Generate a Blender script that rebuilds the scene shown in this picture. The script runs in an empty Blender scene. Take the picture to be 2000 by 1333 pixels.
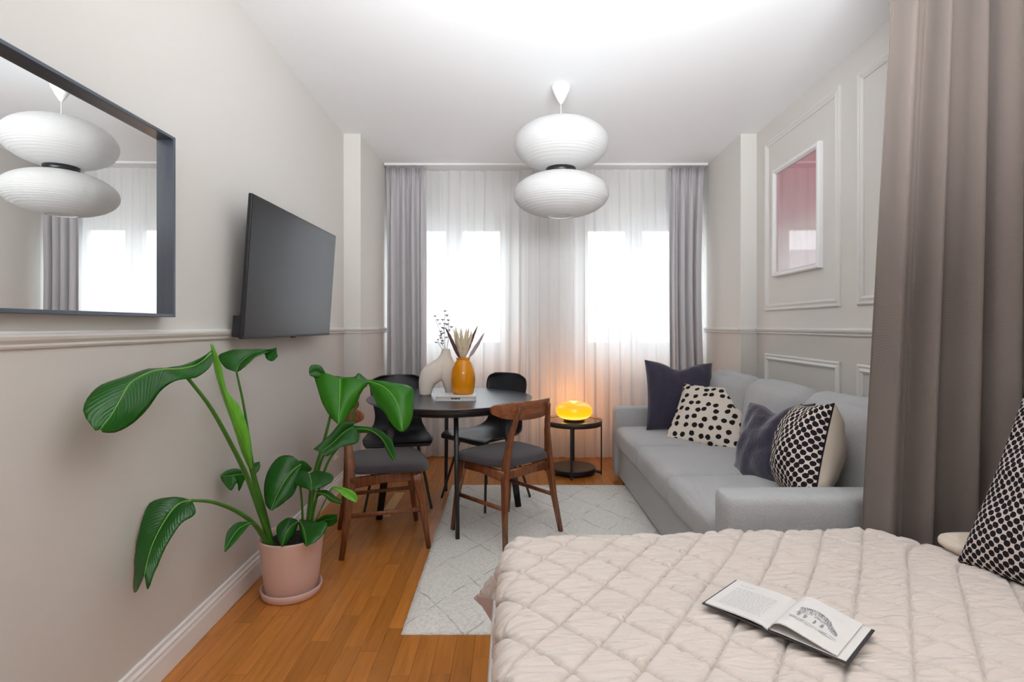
import bpy, bmesh, math, random
import numpy as np
from mathutils import Vector, Matrix, noise
random.seed(7)
SC = bpy.context.scene
COL = SC.collection
PI = math.pi
F, HZ, VX, VY = 1040.0, 1.227, 1000.0, 637.0

# ---------------------------------------------------------------- camera, light, exposure
cam = bpy.data.cameras.new('camera'); co = bpy.data.objects.new('camera', cam); COL.objects.link(co)
co.location = (0, 0, HZ); co.rotation_euler = (PI/2, 0, 0)
cam.sensor_width = 36; cam.lens = F/2000*36; cam.shift_y = (VY-666.5)/2000; cam.clip_start = .05; cam.clip_end = 200
SC.camera = co
W = bpy.data.worlds.new('sky'); SC.world = W; W.use_nodes = True
bg = W.node_tree.nodes['Background']; bg.inputs[0].default_value = (.90, .95, 1, 1); bg.inputs[1].default_value = 4.9

def R_(d): return math.radians(d)
def area(name, loc, rot, sx, sy, power, color=(1, 1, 1), portal=False):
    l = bpy.data.lights.new(name, 'AREA'); l.shape = 'RECTANGLE'; l.size = sx; l.size_y = sy; l.energy = power; l.color = color
    if portal: l.cycles.is_portal = True
    o = bpy.data.objects.new(name, l); COL.objects.link(o); o.location = loc; o.rotation_euler = rot
    return o
area('window_portal', (-.57, 5.30, 1.63), (-PI/2, 0, 0), 1.1, 1.36, 1, portal=True)
area('window_portal', (1.20, 5.30, 1.63), (-PI/2, 0, 0), 1.1, 1.36, 1, portal=True)
# added fill light behind the camera; the rear wall has no window
area('rear_fill_light', (.3, -1.75, 1.55), (PI/2, 0, 0), 2.6, 1.8, 9, (1, .985, .97))
# added fill lights, aimed up and forward to brighten the ceiling and window wall
area('added_fill_light', (.4, -.1, 2.0), (PI*.90, 0, 0), 1.6, .8, 22, (.95, .975, 1))
_b = area('added_fill_light', (.35, .45, 1.80), (PI*.65, 0, 0), 1.4, .35, 21, (.93, .965, 1)); _b.data.spread = R_(95)
vs = SC.view_settings
vs.view_transform = 'Standard'; vs.look = 'None'; vs.gamma = 1; vs.use_curve_mapping = False; vs.exposure = 0.78
SC.display_settings.display_device = 'sRGB'
SC.cycles.use_denoising = True
SC.cycles.max_bounces = 10; SC.cycles.diffuse_bounces = 6; SC.cycles.transparent_max_bounces = 24; SC.cycles.transmission_bounces = 8
SC.cycles.sample_clamp_indirect = 6; SC.cycles.caustics_reflective = False; SC.cycles.caustics_refractive = False

# ---------------------------------------------------------------- helpers
def P(px, py, Y): return Vector(((px-VX)/F*Y, Y, HZ-(py-VY)/F*Y))
def wl(Y): return -1.175-.028*Y       # left wall plane
def wr(Y): return 1.721+.0376*Y       # right wall plane

def link(name, me, mat=None, parent=None, smooth=False):
    o = bpy.data.objects.new(name, me); COL.objects.link(o)
    if mat is not None and not me.materials: me.materials.append(mat)
    if smooth:
        me.polygons.foreach_set('use_smooth', [True]*len(me.polygons))
    if parent is not None: o.parent = parent
    return o
def obj(name, bm, mat=None, parent=None, smooth=False, recalc=True):
    if recalc: bmesh.ops.recalc_face_normals(bm, faces=bm.faces)
    me = bpy.data.meshes.new(name); bm.to_mesh(me); bm.free()
    return link(name, me, mat, parent, smooth)
def tag(o, label, cat, group=None, kind=None):
    o['label'] = label; o['category'] = cat
    if group: o['group'] = group
    if kind: o['kind'] = kind
    return o
def struct(o):
    o['kind'] = 'structure'; return o
def empty(name, loc=(0, 0, 0), rz=0):
    o = bpy.data.objects.new(name, None); COL.objects.link(o); o.location = loc; o.rotation_euler = (0, 0, rz)
    o.empty_display_size = .1
    return o
def copy_tree(o, parent=None):
    c = o.copy(); COL.objects.link(c); c.parent = parent
    for ch in list(o.children): copy_tree(ch, c)
    return c
def box(bm, a, b, bev=0, seg=2, mat=None):
    a = Vector(a); b = Vector(b); c = (a+b)/2; d = b-a
    M = Matrix.Translation(c) @ Matrix.Diagonal((abs(d.x), abs(d.y), abs(d.z), 1))
    if mat is not None: M = mat @ M
    r = bmesh.ops.create_cube(bm, size=1, matrix=M)
    if bev > 0:
        es = list({e for v in r['verts'] for e in v.link_edges})
        bmesh.ops.bevel(bm, geom=es, offset=bev, segments=seg, affect='EDGES', profile=.5)
def B(a, b, bev=0, seg=2):
    bm = bmesh.new(); box(bm, a, b, bev, seg); return bm
def grid(bm, pts, closed_u=False, closed_v=False, uv=None):
    """pts[i][j] -> quads"""
    n, m = len(pts), len(pts[0])
    V = [[bm.verts.new(p) for p in row] for row in pts]
    uvl = bm.loops.layers.uv.verify() if uv else None
    fs = []
    for i in range(n if closed_u else n-1):
        for j in range(m if closed_v else m-1):
            i2, j2 = (i+1) % n, (j+1) % m
            f = bm.faces.new((V[i][j], V[i2][j], V[i2][j2], V[i][j2])); fs.append(f)
            if uvl:
                cs = [(i, j), (i+1, j), (i+1, j+1), (i, j+1)]
                for lp, (a, b) in zip(f.loops, cs): lp[uvl].uv = (a/(n-1), b/(m-1))
    return V, fs
def lathe(bm, prof, seg=48, center=(0, 0, 0), capb=False, capt=False):
    c = Vector(center); rows = []
    for r, z in prof:
        rows.append([c+Vector((r*math.cos(2*PI*k/seg), r*math.sin(2*PI*k/seg), z)) for k in range(seg)])
    V, _ = grid(bm, rows, closed_v=True)
    if capb: bm.faces.new(V[0])
    if capt: bm.faces.new(V[-1])
    return V
def spline(pts, n):
    """Catmull-Rom through pts (list of tuples), n samples by arclength-ish index"""
    P_ = [Vector(p) for p in pts]; m = len(P_)
    d = [0]
    for i in range(1, m): d.append(d[-1]+max(1e-6, (P_[i]-P_[i-1]).length))
    out = []
    for k in range(n):
        t = d[-1]*k/(n-1); i = 0
        while i < m-2 and d[i+1] < t: i += 1
        u = (t-d[i])/(d[i+1]-d[i])
        p0 = P_[max(i-1, 0)]; p1 = P_[i]; p2 = P_[i+1]; p3 = P_[min(i+2, m-1)]
        out.append(.5*((2*p1)+(-p0+p2)*u+(2*p0-5*p1+4*p2-p3)*u*u+(-p0+3*p1-3*p2+p3)*u**3))
    return out
def tube(bm, pts, rad, seg=10, cap=True):
    rows = []; n = len(pts); up = Vector((0, 0, 1))
    t0 = (pts[1]-pts[0]).normalized()
    a = t0.cross(up);  a = a.normalized() if a.length > 1e-3 else Vector((1, 0, 0))
    for i, p in enumerate(pts):
        t = (pts[min(i+1, n-1)]-pts[max(i-1, 0)]).normalized()
        a = (a-t*a.dot(t)).normalized(); b = t.cross(a)
        r = rad[i] if isinstance(rad, (list, tuple)) else rad
        rows.append([p+(a*math.cos(2*PI*k/seg)+b*math.sin(2*PI*k/seg))*r for k in range(seg)])
    V, _ = grid(bm, rows, closed_v=True)
    if cap: bm.faces.new(V[0]); bm.faces.new(V[-1])
def beam(bm, pts, secs, side, rnd=.25, n=12):
    """rounded rectangular section loft. secs: (width along side, depth), side: Vector"""
    rows = []; N = len(pts); side = Vector(side)
    for i, p in enumerate(pts):
        p = Vector(p); t = (Vector(pts[min(i+1, N-1)])-Vector(pts[max(i-1, 0)])).normalized()
        s = (side-t*side.dot(t)).normalized(); q = t.cross(s)
        w, d = secs[i]
        row = []
        for k in range(n):
            a = 2*PI*(k+.5)/n; c, s_ = math.cos(a), math.sin(a)
            e = .45
            x = math.copysign(abs(c)**e, c)*w/2; y = math.copysign(abs(s_)**e, s_)*d/2
            row.append(p+s*x+q*y)
        rows.append(row)
    V, _ = grid(bm, rows, closed_v=True)
    bm.faces.new(V[0]); bm.faces.new(V[-1])
def softbox(half, r, puff=(0, 0, 0), n=14, wr_=0, seed=0, M=None):
    bm = bmesh.new(); bmesh.ops.create_cube(bm, size=2)
    bmesh.ops.subdivide_edges(bm, edges=bm.edges[:], cuts=n, use_grid_fill=True)
    hx, hy, hz = half
    for v in bm.verts:
        q = Vector([math.sin(PI/2*c) for c in v.co])
        p = Vector((q.x*hx, q.y*hy, q.z*hz))
        inn = Vector((max(-hx+r, min(hx-r, p.x)), max(-hy+r, min(hy-r, p.y)), max(-hz+r, min(hz-r, p.z))))
        d = p-inn
        if d.length > 1e-6: p = inn+d.normalized()*min(r, max(abs(d.x), abs(d.y), abs(d.z)) if min(abs(d.x),abs(d.y),abs(d.z))>=0 else r)
        fx, fy, fz = 1-q.x*q.x, 1-q.y*q.y, 1-q.z*q.z
        p.x += math.copysign(puff[0]*fy*fz, q.x)*abs(q.x)**3
        p.y += math.copysign(puff[1]*fx*fz, q.y)*abs(q.y)**3
        p.z += math.copysign(puff[2]*fx*fy, q.z)*abs(q.z)**3
        if wr_:
            p += Vector((1, 1, 1))*0 + noise.noise_vector(p*7+Vector((seed, 0, 0)))*wr_ + noise.noise_vector(Vector((p.x*4, p.y*25, p.z*9))+Vector((seed, 3, 0)))*wr_*.5
        v.co = M @ p if M else p
    return bm

# ---------------------------------------------------------------- materials
def newmat(name):
    m = bpy.data.materials.new(name); m.use_nodes = True
    nt = m.node_tree; return m, nt, nt.nodes['Principled BSDF']
def N(nt, t, **kw):
    n = nt.nodes.new(t)
    for k, v in kw.items():
        if k.startswith('i_'):
            key = k[2:]; key = int(key) if key.isdigit() else key.replace('_', ' ')
            n.inputs[key].default_value = v
        else: setattr(n, k, v)
    return n
def L(nt, a, b): nt.links.new(a, b)
def c4(c): return (c[0], c[1], c[2], 1)
def srgb(r, g, b):
    f = lambda v: (v/255/12.92) if v/255 <= .04045 else ((v/255+.055)/1.055)**2.4
    return (f(r), f(g), f(b))
def mat(name, col, rough=.5, metal=0, bump=0, bscale=50, var=0, vscale=6, stretch=None, sheen=0, coat=0, spec=.5, coord='Object', alpha=None):
    m, nt, b = newmat(name)
    b.inputs['Base Color'].default_value = c4(col); b.inputs['Roughness'].default_value = rough; b.inputs['Metallic'].default_value = metal
    b.inputs['Sheen Weight'].default_value = sheen; b.inputs['Coat Weight'].default_value = coat; b.inputs['Specular IOR Level'].default_value = spec
    tc = N(nt, 'ShaderNodeTexCoord'); mp = N(nt, 'ShaderNodeMapping'); L(nt, tc.outputs[coord], mp.inputs[0])
    if stretch: mp.inputs['Scale'].default_value = stretch
    if var:
        ns = N(nt, 'ShaderNodeTexNoise', i_Scale=vscale, i_Detail=4.0); L(nt, mp.outputs[0], ns.inputs[0])
        mx = N(nt, 'ShaderNodeMix', data_type='RGBA'); mx.inputs['A'].default_value = c4([max(0, c*(1-var)) for c in col]); mx.inputs['B'].default_value = c4([min(1, c*(1+var)) for c in col])
        L(nt, ns.outputs[0], mx.inputs['Factor']); L(nt, mx.outputs['Result'], b.inputs['Base Color'])
    if bump:
        ns = N(nt, 'ShaderNodeTexNoise', i_Scale=bscale, i_Detail=3.0); L(nt, mp.outputs[0], ns.inputs[0])
        bp = N(nt, 'ShaderNodeBump', i_Strength=bump, i_Distance=.01); L(nt, ns.outputs[0], bp.inputs['Height']); L(nt, bp.outputs[0], b.inputs['Normal'])
    return m
WALLC = (.71, .69, .655)
M_ceil = mat('ceiling paint', (.91, .925, .94), .9, bump=.03, bscale=80)
M_trim = mat('trim paint', (.72, .705, .68), .45)
M_white = mat('white gloss paint', (.82, .82, .82), .35)
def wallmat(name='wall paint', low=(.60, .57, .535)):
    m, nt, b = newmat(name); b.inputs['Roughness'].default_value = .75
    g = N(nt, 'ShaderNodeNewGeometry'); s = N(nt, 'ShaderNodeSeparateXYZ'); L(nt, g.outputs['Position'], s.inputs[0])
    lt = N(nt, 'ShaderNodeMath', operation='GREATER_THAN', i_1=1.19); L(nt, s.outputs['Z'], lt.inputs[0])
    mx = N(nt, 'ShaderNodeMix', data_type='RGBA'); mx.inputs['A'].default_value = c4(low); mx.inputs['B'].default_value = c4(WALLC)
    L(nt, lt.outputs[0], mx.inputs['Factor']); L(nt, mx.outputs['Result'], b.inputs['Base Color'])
    ns = N(nt, 'ShaderNodeTexNoise', i_Scale=90.0, i_Detail=2.0); L(nt, g.outputs['Position'], ns.inputs[0])
    bp = N(nt, 'ShaderNodeBump', i_Strength=.04, i_Distance=.01); L(nt, ns.outputs[0], bp.inputs['Height']); L(nt, bp.outputs[0], b.inputs['Normal'])
    return m
M_wall = wallmat()
M_wallback = wallmat('window wall paint with warm glow', (.80, .56, .42))  # lower beige paint, with warm lamp and floor glow put into its colour

def woodmat(name, c1, c2, rnd='object', rough=.28, axis='Y', coat=0.0):
    m, nt, b = newmat(name)
    g = N(nt, 'ShaderNodeNewGeometry') if rnd != 'local' else None
    tc = N(nt, 'ShaderNodeTexCoord')
    if rnd == 'object': r = N(nt, 'ShaderNodeObjectInfo').outputs['Random']
    elif rnd == 'island': r = g.outputs['Random Per Island']
    else: r = None
    mp = N(nt, 'ShaderNodeMapping')
    L(nt, (g.outputs['Position'] if g else tc.outputs['Object']), mp.inputs[0])
    sc = {'Y': (22, 1.6, 22), 'Z': (30, 30, 3), 'X': (3, 30, 30)}[axis]; mp.inputs['Scale'].default_value = sc
    if r is not None:
        cm = N(nt, 'ShaderNodeCombineXYZ'); ml = N(nt, 'ShaderNodeMath', operation='MULTIPLY', i_1=57.0); L(nt, r, ml.inputs[0])
        L(nt, ml.outputs[0], cm.inputs[0]); L(nt, ml.outputs[0], cm.inputs[1]); L(nt, cm.outputs[0], mp.inputs['Location'])
    ns = N(nt, 'ShaderNodeTexNoise', i_Scale=2.2, i_Detail=6.0, i_Roughness=.6, i_Distortion=.6); L(nt, mp.outputs[0], ns.inputs[0])
    mx = N(nt, 'ShaderNodeMix', data_type='RGBA'); mx.inputs['A'].default_value = c4(c1); mx.inputs['B'].default_value = c4(c2)
    mr = N(nt, 'ShaderNodeMapRange', i_1=.3, i_2=.7); L(nt, ns.outputs[0], mr.inputs[0]); L(nt, mr.outputs[0], mx.inputs['Factor'])
    out = mx.outputs['Result']
    if r is not None:
        hs = N(nt, 'ShaderNodeHueSaturation'); m2 = N(nt, 'ShaderNodeMapRange', i_3=.84, i_4=1.16); L(nt, r, m2.inputs[0]); L(nt, m2.outputs[0], hs.inputs['Value'])
        L(nt, out, hs.inputs['Color']); out = hs.outputs[0]
    L(nt, out, b.inputs['Base Color']); b.inputs['Roughness'].default_value = rough; b.inputs['Coat Weight'].default_value = coat
    b.inputs['Coat Roughness'].default_value = .12
    bp = N(nt, 'ShaderNodeBump', i_Strength=.08, i_Distance=.004); L(nt, ns.outputs[0], bp.inputs['Height']); L(nt, bp.outputs[0], b.inputs['Normal'])
    return m
FC1, FC2 = (.36, .120, .017), (.52, .195, .036)
M_plank = woodmat('oak strip', FC1, FC2, 'object')
M_plank2 = woodmat('oak strip far', FC1, FC2, 'island')
M_plankpale = woodmat('pale oak strip', (.62, .36, .14), (.70, .42, .18), 'object')
M_chairwood = woodmat('walnut stained wood', (.12, .038, .015), (.26, .090, .037), 'local', .26, 'Z')
M_chairback = woodmat('walnut stained wood wide', (.16, .050, .020), (.33, .115, .047), 'local', .25, 'X')

def cloth_mat(name, col, rib=0, ribscale=140, transl=.25, transp=0, rough=.9, sheen=.1):
    m, nt, b = newmat(name); b.inputs['Base Color'].default_value = c4(col); b.inputs['Roughness'].default_value = rough; b.inputs['Sheen Weight'].default_value = sheen
    b.inputs['Specular IOR Level'].default_value = .2
    out = nt.nodes['Material Output']
    g = N(nt, 'ShaderNodeNewGeometry')
    ns = N(nt, 'ShaderNodeTexNoise', i_Scale=260.0, i_Detail=2.0); L(nt, g.outputs['Position'], ns.inputs[0])
    h = ns.outputs[0]; st = .15
    if rib:
        wv = N(nt, 'ShaderNodeTexWave', wave_type='BANDS', bands_direction='Z', i_Scale=ribscale/ (2*PI) , i_Distortion=.5); wv.inputs['Detail Scale'].default_value = .5
        L(nt, g.outputs['Position'], wv.inputs[0]); h = wv.outputs['Fac']; st = rib
        mx = N(nt, 'ShaderNodeMix', data_type='RGBA'); mx.inputs['A'].default_value = c4([c*.78 for c in col]); mx.inputs['B'].default_value = c4([min(1, c*1.2) for c in col])
        L(nt, h, mx.inputs['Factor']); L(nt, mx.outputs['Result'], b.inputs['Base Color'])
    bp = N(nt, 'ShaderNodeBump', i_Strength=st, i_Distance=.003); L(nt, h, bp.inputs['Height']); L(nt, bp.outputs[0], b.inputs['Normal'])
    sh = b.outputs[0]
    if transl:
        tr = N(nt, 'ShaderNodeBsdfTranslucent'); tr.inputs[0].default_value = c4(col)
        ms = N(nt, 'ShaderNodeMixShader'); ms.inputs[0].default_value = transl; L(nt, sh, ms.inputs[1]); L(nt, tr.outputs[0], ms.inputs[2]); sh = ms.outputs[0]
    if transp:
        tp = N(nt, 'ShaderNodeBsdfTransparent'); ms = N(nt, 'ShaderNodeMixShader'); ms.inputs[0].default_value = transp; L(nt, sh, ms.inputs[1]); L(nt, tp.outputs[0], ms.inputs[2]); sh = ms.outputs[0]
    L(nt, sh, out.inputs[0]); return m
M_sheer = cloth_mat('white voile', (.90, .90, .90), transl=.46, transp=.17)
M_grey = cloth_mat('grey curtain cloth', (.60, .585, .605), transl=.14)
M_divider = cloth_mat('taupe ribbed cloth', (.205, .168, .148), rib=.5, ribscale=900, transl=.03)
M_paper = cloth_mat('rice paper', (.77, .77, .765), transl=.42, sheen=0)
M_sofa = mat('grey sofa fabric', (.50, .50, .505), .95, bump=.6, bscale=260, var=.22, vscale=260, sheen=.1, spec=.15)
M_seat = mat('charcoal seat fabric', (.060, .048, .056), .95, bump=.4, bscale=500, var=.4, vscale=420, sheen=.3, spec=.15)
M_navy = mat('dark slate velvet', (.040, .036, .062), .9, bump=.35, bscale=60, var=.3, vscale=9, sheen=.5, spec=.15)
M_blackmetal = mat('black powder coated metal', (.012, .013, .016), .35, spec=.5)
M_blacktop = mat('black table top', (.024, .028, .038), .30, bump=.01, bscale=200, spec=.8)
M_blackshell = mat('black plastic shell', (.012, .014, .019), .42, spec=.5)
M_pot = mat('dusty pink plant pot', (.66, .45, .385), .55, bump=.02, bscale=150)
M_soil = mat('potting soil', (.012, .008, .006), .95, bump=1, bscale=60, var=.5, vscale=80)
M_stem = mat('green leaf stalk', (.055, .20, .02), .35, var=.25, vscale=14)
M_rib = mat('pale green midrib', (.17, .42, .045), .4)
M_frame = mat('slate blue black frame', (.085, .105, .14), .3)
M_tv = mat('tv screen glass', (.022, .024, .028), .22, spec=.25)
M_tvbody = mat('tv housing plastic', (.010, .011, .014), .45)
M_mirror, nt, b_ = newmat('mirror silver'); b_.inputs['Metallic'].default_value = 1; b_.inputs['Roughness'].default_value = .0; b_.inputs['Base Color'].default_value = (.90, .91, .90, 1)
M_cream = mat('matte cream ceramic', (.78, .71, .63), .8, bump=.05, bscale=120)
M_quilt = mat('cream velvet quilt', (.62, .545, .49), .75, sheen=.4, spec=.25)
_nt = M_quilt.node_tree; _b = _nt.nodes['Principled BSDF']; _g = N(_nt, 'ShaderNodeNewGeometry')
_m = N(_nt, 'ShaderNodeMapping'); _m.inputs['Scale'].default_value = (9, 55, 20); _m.inputs['Rotation'].default_value = (0, 0, .25); L(_nt, _g.outputs['Position'], _m.inputs[0])
_n = N(_nt, 'ShaderNodeTexNoise', i_Scale=1.0, i_Detail=2.5, i_Distortion=.8); L(_nt, _m.outputs[0], _n.inputs[0])
_p = N(_nt, 'ShaderNodeBump', i_Strength=.75, i_Distance=.012); L(_nt, _n.outputs[0], _p.inputs['Height']); L(_nt, _p.outputs[0], _b.inputs['Normal'])
# stitching thread plus crease shade, painted as a darker line along every seam (stored on the sheet as an attribute)
_a = N(_nt, 'ShaderNodeAttribute', attribute_name='stitch_shade'); _x = N(_nt, 'ShaderNodeMix', data_type='RGBA'); _x.inputs['A'].default_value = (.62, .545, .49, 1); _x.inputs['B'].default_value = (.47, .40, .345, 1)
L(_nt, _a.outputs['Fac'], _x.inputs['Factor']); L(_nt, _x.outputs['Result'], _b.inputs['Base Color'])
M_lining = mat('dusty pink lining', (.40, .27, .245), .9, bump=.3, bscale=400)
M_rod = mat('brown plume', (.13, .055, .045), .95, bump=.6, bscale=300)
M_plume = mat('cream plume', (.72, .60, .43), .95, bump=.8, bscale=300)
M_sprig = mat('grey dried flowers', (.38, .36, .38), .9)
M_page = mat('book page paper', (.68, .655, .63), .8)
M_bookcover = mat('dark book cover', (.03, .025, .03), .6)

def leafmat(name='glossy leaf', ca=(.006, .085, .008), cb=(.025, .20, .014), tl=.30):
    m, nt, b = newmat(name); out = nt.nodes['Material Output']
    tc = N(nt, 'ShaderNodeTexCoord'); s = N(nt, 'ShaderNodeSeparateXYZ'); L(nt, tc.outputs['UV'], s.inputs[0])
    ns = N(nt, 'ShaderNodeTexNoise', i_Scale=3.5, i_Detail=3.0); L(nt, tc.outputs['Object'], ns.inputs[0])
    oi = N(nt, 'ShaderNodeObjectInfo')
    # vein bands running from the midrib to the edge (uv.x = along, uv.y = across)
    ab = N(nt, 'ShaderNodeMath', operation='SUBTRACT', i_1=.5); L(nt, s.outputs[1], ab.inputs[0])
    aa = N(nt, 'ShaderNodeMath', operation='ABSOLUTE'); L(nt, ab.outputs[0], aa.inputs[0])
    ml = N(nt, 'ShaderNodeMath', operation='MULTIPLY_ADD', i_1=-.35); L(nt, aa.outputs[0], ml.inputs[0]); L(nt, s.outputs[0], ml.inputs[2])
    sn = N(nt, 'ShaderNodeMath', operation='MULTIPLY', i_1=190.0); L(nt, ml.outputs[0], sn.inputs[0])
    si = N(nt, 'ShaderNodeMath', operation='SINE'); L(nt, sn.outputs[0], si.inputs[0])
    mr = N(nt, 'ShaderNodeMapRange', i_1=-1.0, i_2=1.0); L(nt, si.outputs[0], mr.inputs[0])
    mx = N(nt, 'ShaderNodeMix', data_type='RGBA'); mx.inputs['A'].default_value = c4(ca); mx.inputs['B'].default_value = c4(cb)
    L(nt, ns.outputs[0], mx.inputs['Factor'])
    m2 = N(nt, 'ShaderNodeMix', data_type='RGBA', blend_type='MULTIPLY'); m2.inputs['Factor'].default_value = .35; L(nt, mx.outputs['Result'], m2.inputs['A']); L(nt, mr.outputs[0], m2.inputs['B'])
    L(nt, m2.outputs['Result'], b.inputs['Base Color']); b.inputs['Roughness'].default_value = .22; b.inputs['Specular IOR Level'].default_value = .6
    bp = N(nt, 'ShaderNodeBump', i_Strength=.25, i_Distance=.003); L(nt, mr.outputs[0], bp.inputs['Height']); L(nt, bp.outputs[0], b.inputs['Normal'])
    tr = N(nt, 'ShaderNodeBsdfTranslucent'); tr.inputs[0].default_value = (.13, .55, .012, 1)
    ms = N(nt, 'ShaderNodeMixShader'); ms.inputs[0].default_value = tl; L(nt, b.outputs[0], ms.inputs[1]); L(nt, tr.outputs[0], ms.inputs[2]); L(nt, ms.outputs[0], out.inputs[0])
    return m
M_leaf = leafmat()
M_leafbright = leafmat('backlit thin leaf', (.03, .22, .008), (.09, .42, .015), .55)  # lit copy of the leaf, backlight put into its brighter green
M_leafyoung = mat('young bright leaf', (.13, .42, .03), .35, var=.35, vscale=20, stretch=(3, 3, 1))

def glassmat(name, col=(1, 1, 1), refl=4.0, rough=0.0):
    m, nt, b = newmat(name); out = nt.nodes['Material Output']; nt.nodes.remove(b)
    tp = N(nt, 'ShaderNodeBsdfTransparent'); tp.inputs[0].default_value = c4(col)
    gl = N(nt, 'ShaderNodeBsdfGlossy'); gl.inputs['Roughness'].default_value = rough
    lw = N(nt, 'ShaderNodeLayerWeight', i_Blend=.5); pw = N(nt, 'ShaderNodeMath', operation='POWER', i_1=refl); L(nt, lw.outputs['Facing'], pw.inputs[0]); fr = N(nt, 'ShaderNodeMath', operation='MULTIPLY_ADD', i_1=.94, i_2=.03); L(nt, pw.outputs[0], fr.inputs[0]); ms = N(nt, 'ShaderNodeMixShader'); L(nt, fr.outputs[0], ms.inputs[0]); L(nt, tp.outputs[0], ms.inputs[1]); L(nt, gl.outputs[0], ms.inputs[2]); L(nt, ms.outputs[0], out.inputs[0])
    return m
M_glass = glassmat('window glass', (.97, .98, .98))
M_picglass = glassmat('picture glass', (.98, .98, .98), 2.6)

def dotmat(name, ground, ink, kind):
    """printed cushion covers, on the cushion's own UV"""
    m, nt, b = newmat(name); b.inputs['Roughness'].default_value = .9; b.inputs['Specular IOR Level'].default_value = .15
    tc = N(nt, 'ShaderNodeTexCoord'); mp = N(nt, 'ShaderNodeMapping'); L(nt, tc.outputs['UV'], mp.inputs[0])
    vo = N(nt, 'ShaderNodeTexVoronoi', voronoi_dimensions='2D'); 
    ns = N(nt, 'ShaderNodeTexNoise', i_Scale=30.0); L(nt, tc.outputs['UV'], ns.inputs[0])
    ad = N(nt, 'ShaderNodeMath', operation='MULTIPLY_ADD', i_1=.16); L(nt, ns.outputs[0], ad.inputs[0]); L(nt, vo.outputs['Distance'], ad.inputs[2])
    if kind == 'dots':
        mp.inputs['Scale'].default_value = (8.5, 8.5, 1); vo.inputs['Scale'].default_value = 1; vo.inputs['Randomness'].default_value = .55; th = .37
    else:
        mp.inputs['Rotation'].default_value = (0, 0, PI/4); mp.inputs['Scale'].default_value = (30, 30, 1) if kind == 'weave' else (18, 18, 1); vo.inputs['Scale'].default_value = 1; vo.inputs['Randomness'].default_value = .12; th = .53
    L(nt, mp.outputs[0], vo.inputs[0])
    lt = N(nt, 'ShaderNodeMath', operation='LESS_THAN', i_1=th); L(nt, ad.outputs[0], lt.inputs[0])
    f = lt.outputs[0]
    mx = N(nt, 'ShaderNodeMix', data_type='RGBA'); mx.inputs['A'].default_value = c4(ground); mx.inputs['B'].default_value = c4(ink)
    L(nt, f, mx.inputs['Factor']); L(nt, mx.outputs['Result'], b.inputs['Base Color'])
    bp = N(nt, 'ShaderNodeBump', i_Strength=.3, i_Distance=.003); L(nt, vo.outputs['Distance'], bp.inputs['Height'])
    if kind != 'dots': L(nt, bp.outputs[0], b.inputs['Normal'])
    return m
CR = (.72, .64, .56)
M_dots = dotmat('dotted cushion cover', CR, (.015, .013, .015), 'dots')
M_weave = dotmat('woven cushion cover', (.60, .52, .48), (.012, .010, .014), 'weave')
M_half = dotmat('fine woven cushion cover', CR, (.015, .013, .02), 'half')
M_creamcloth = mat('plain cream cushion cloth', (.70, .60, .50), .9, bump=.3, bscale=300, spec=.15)

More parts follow.
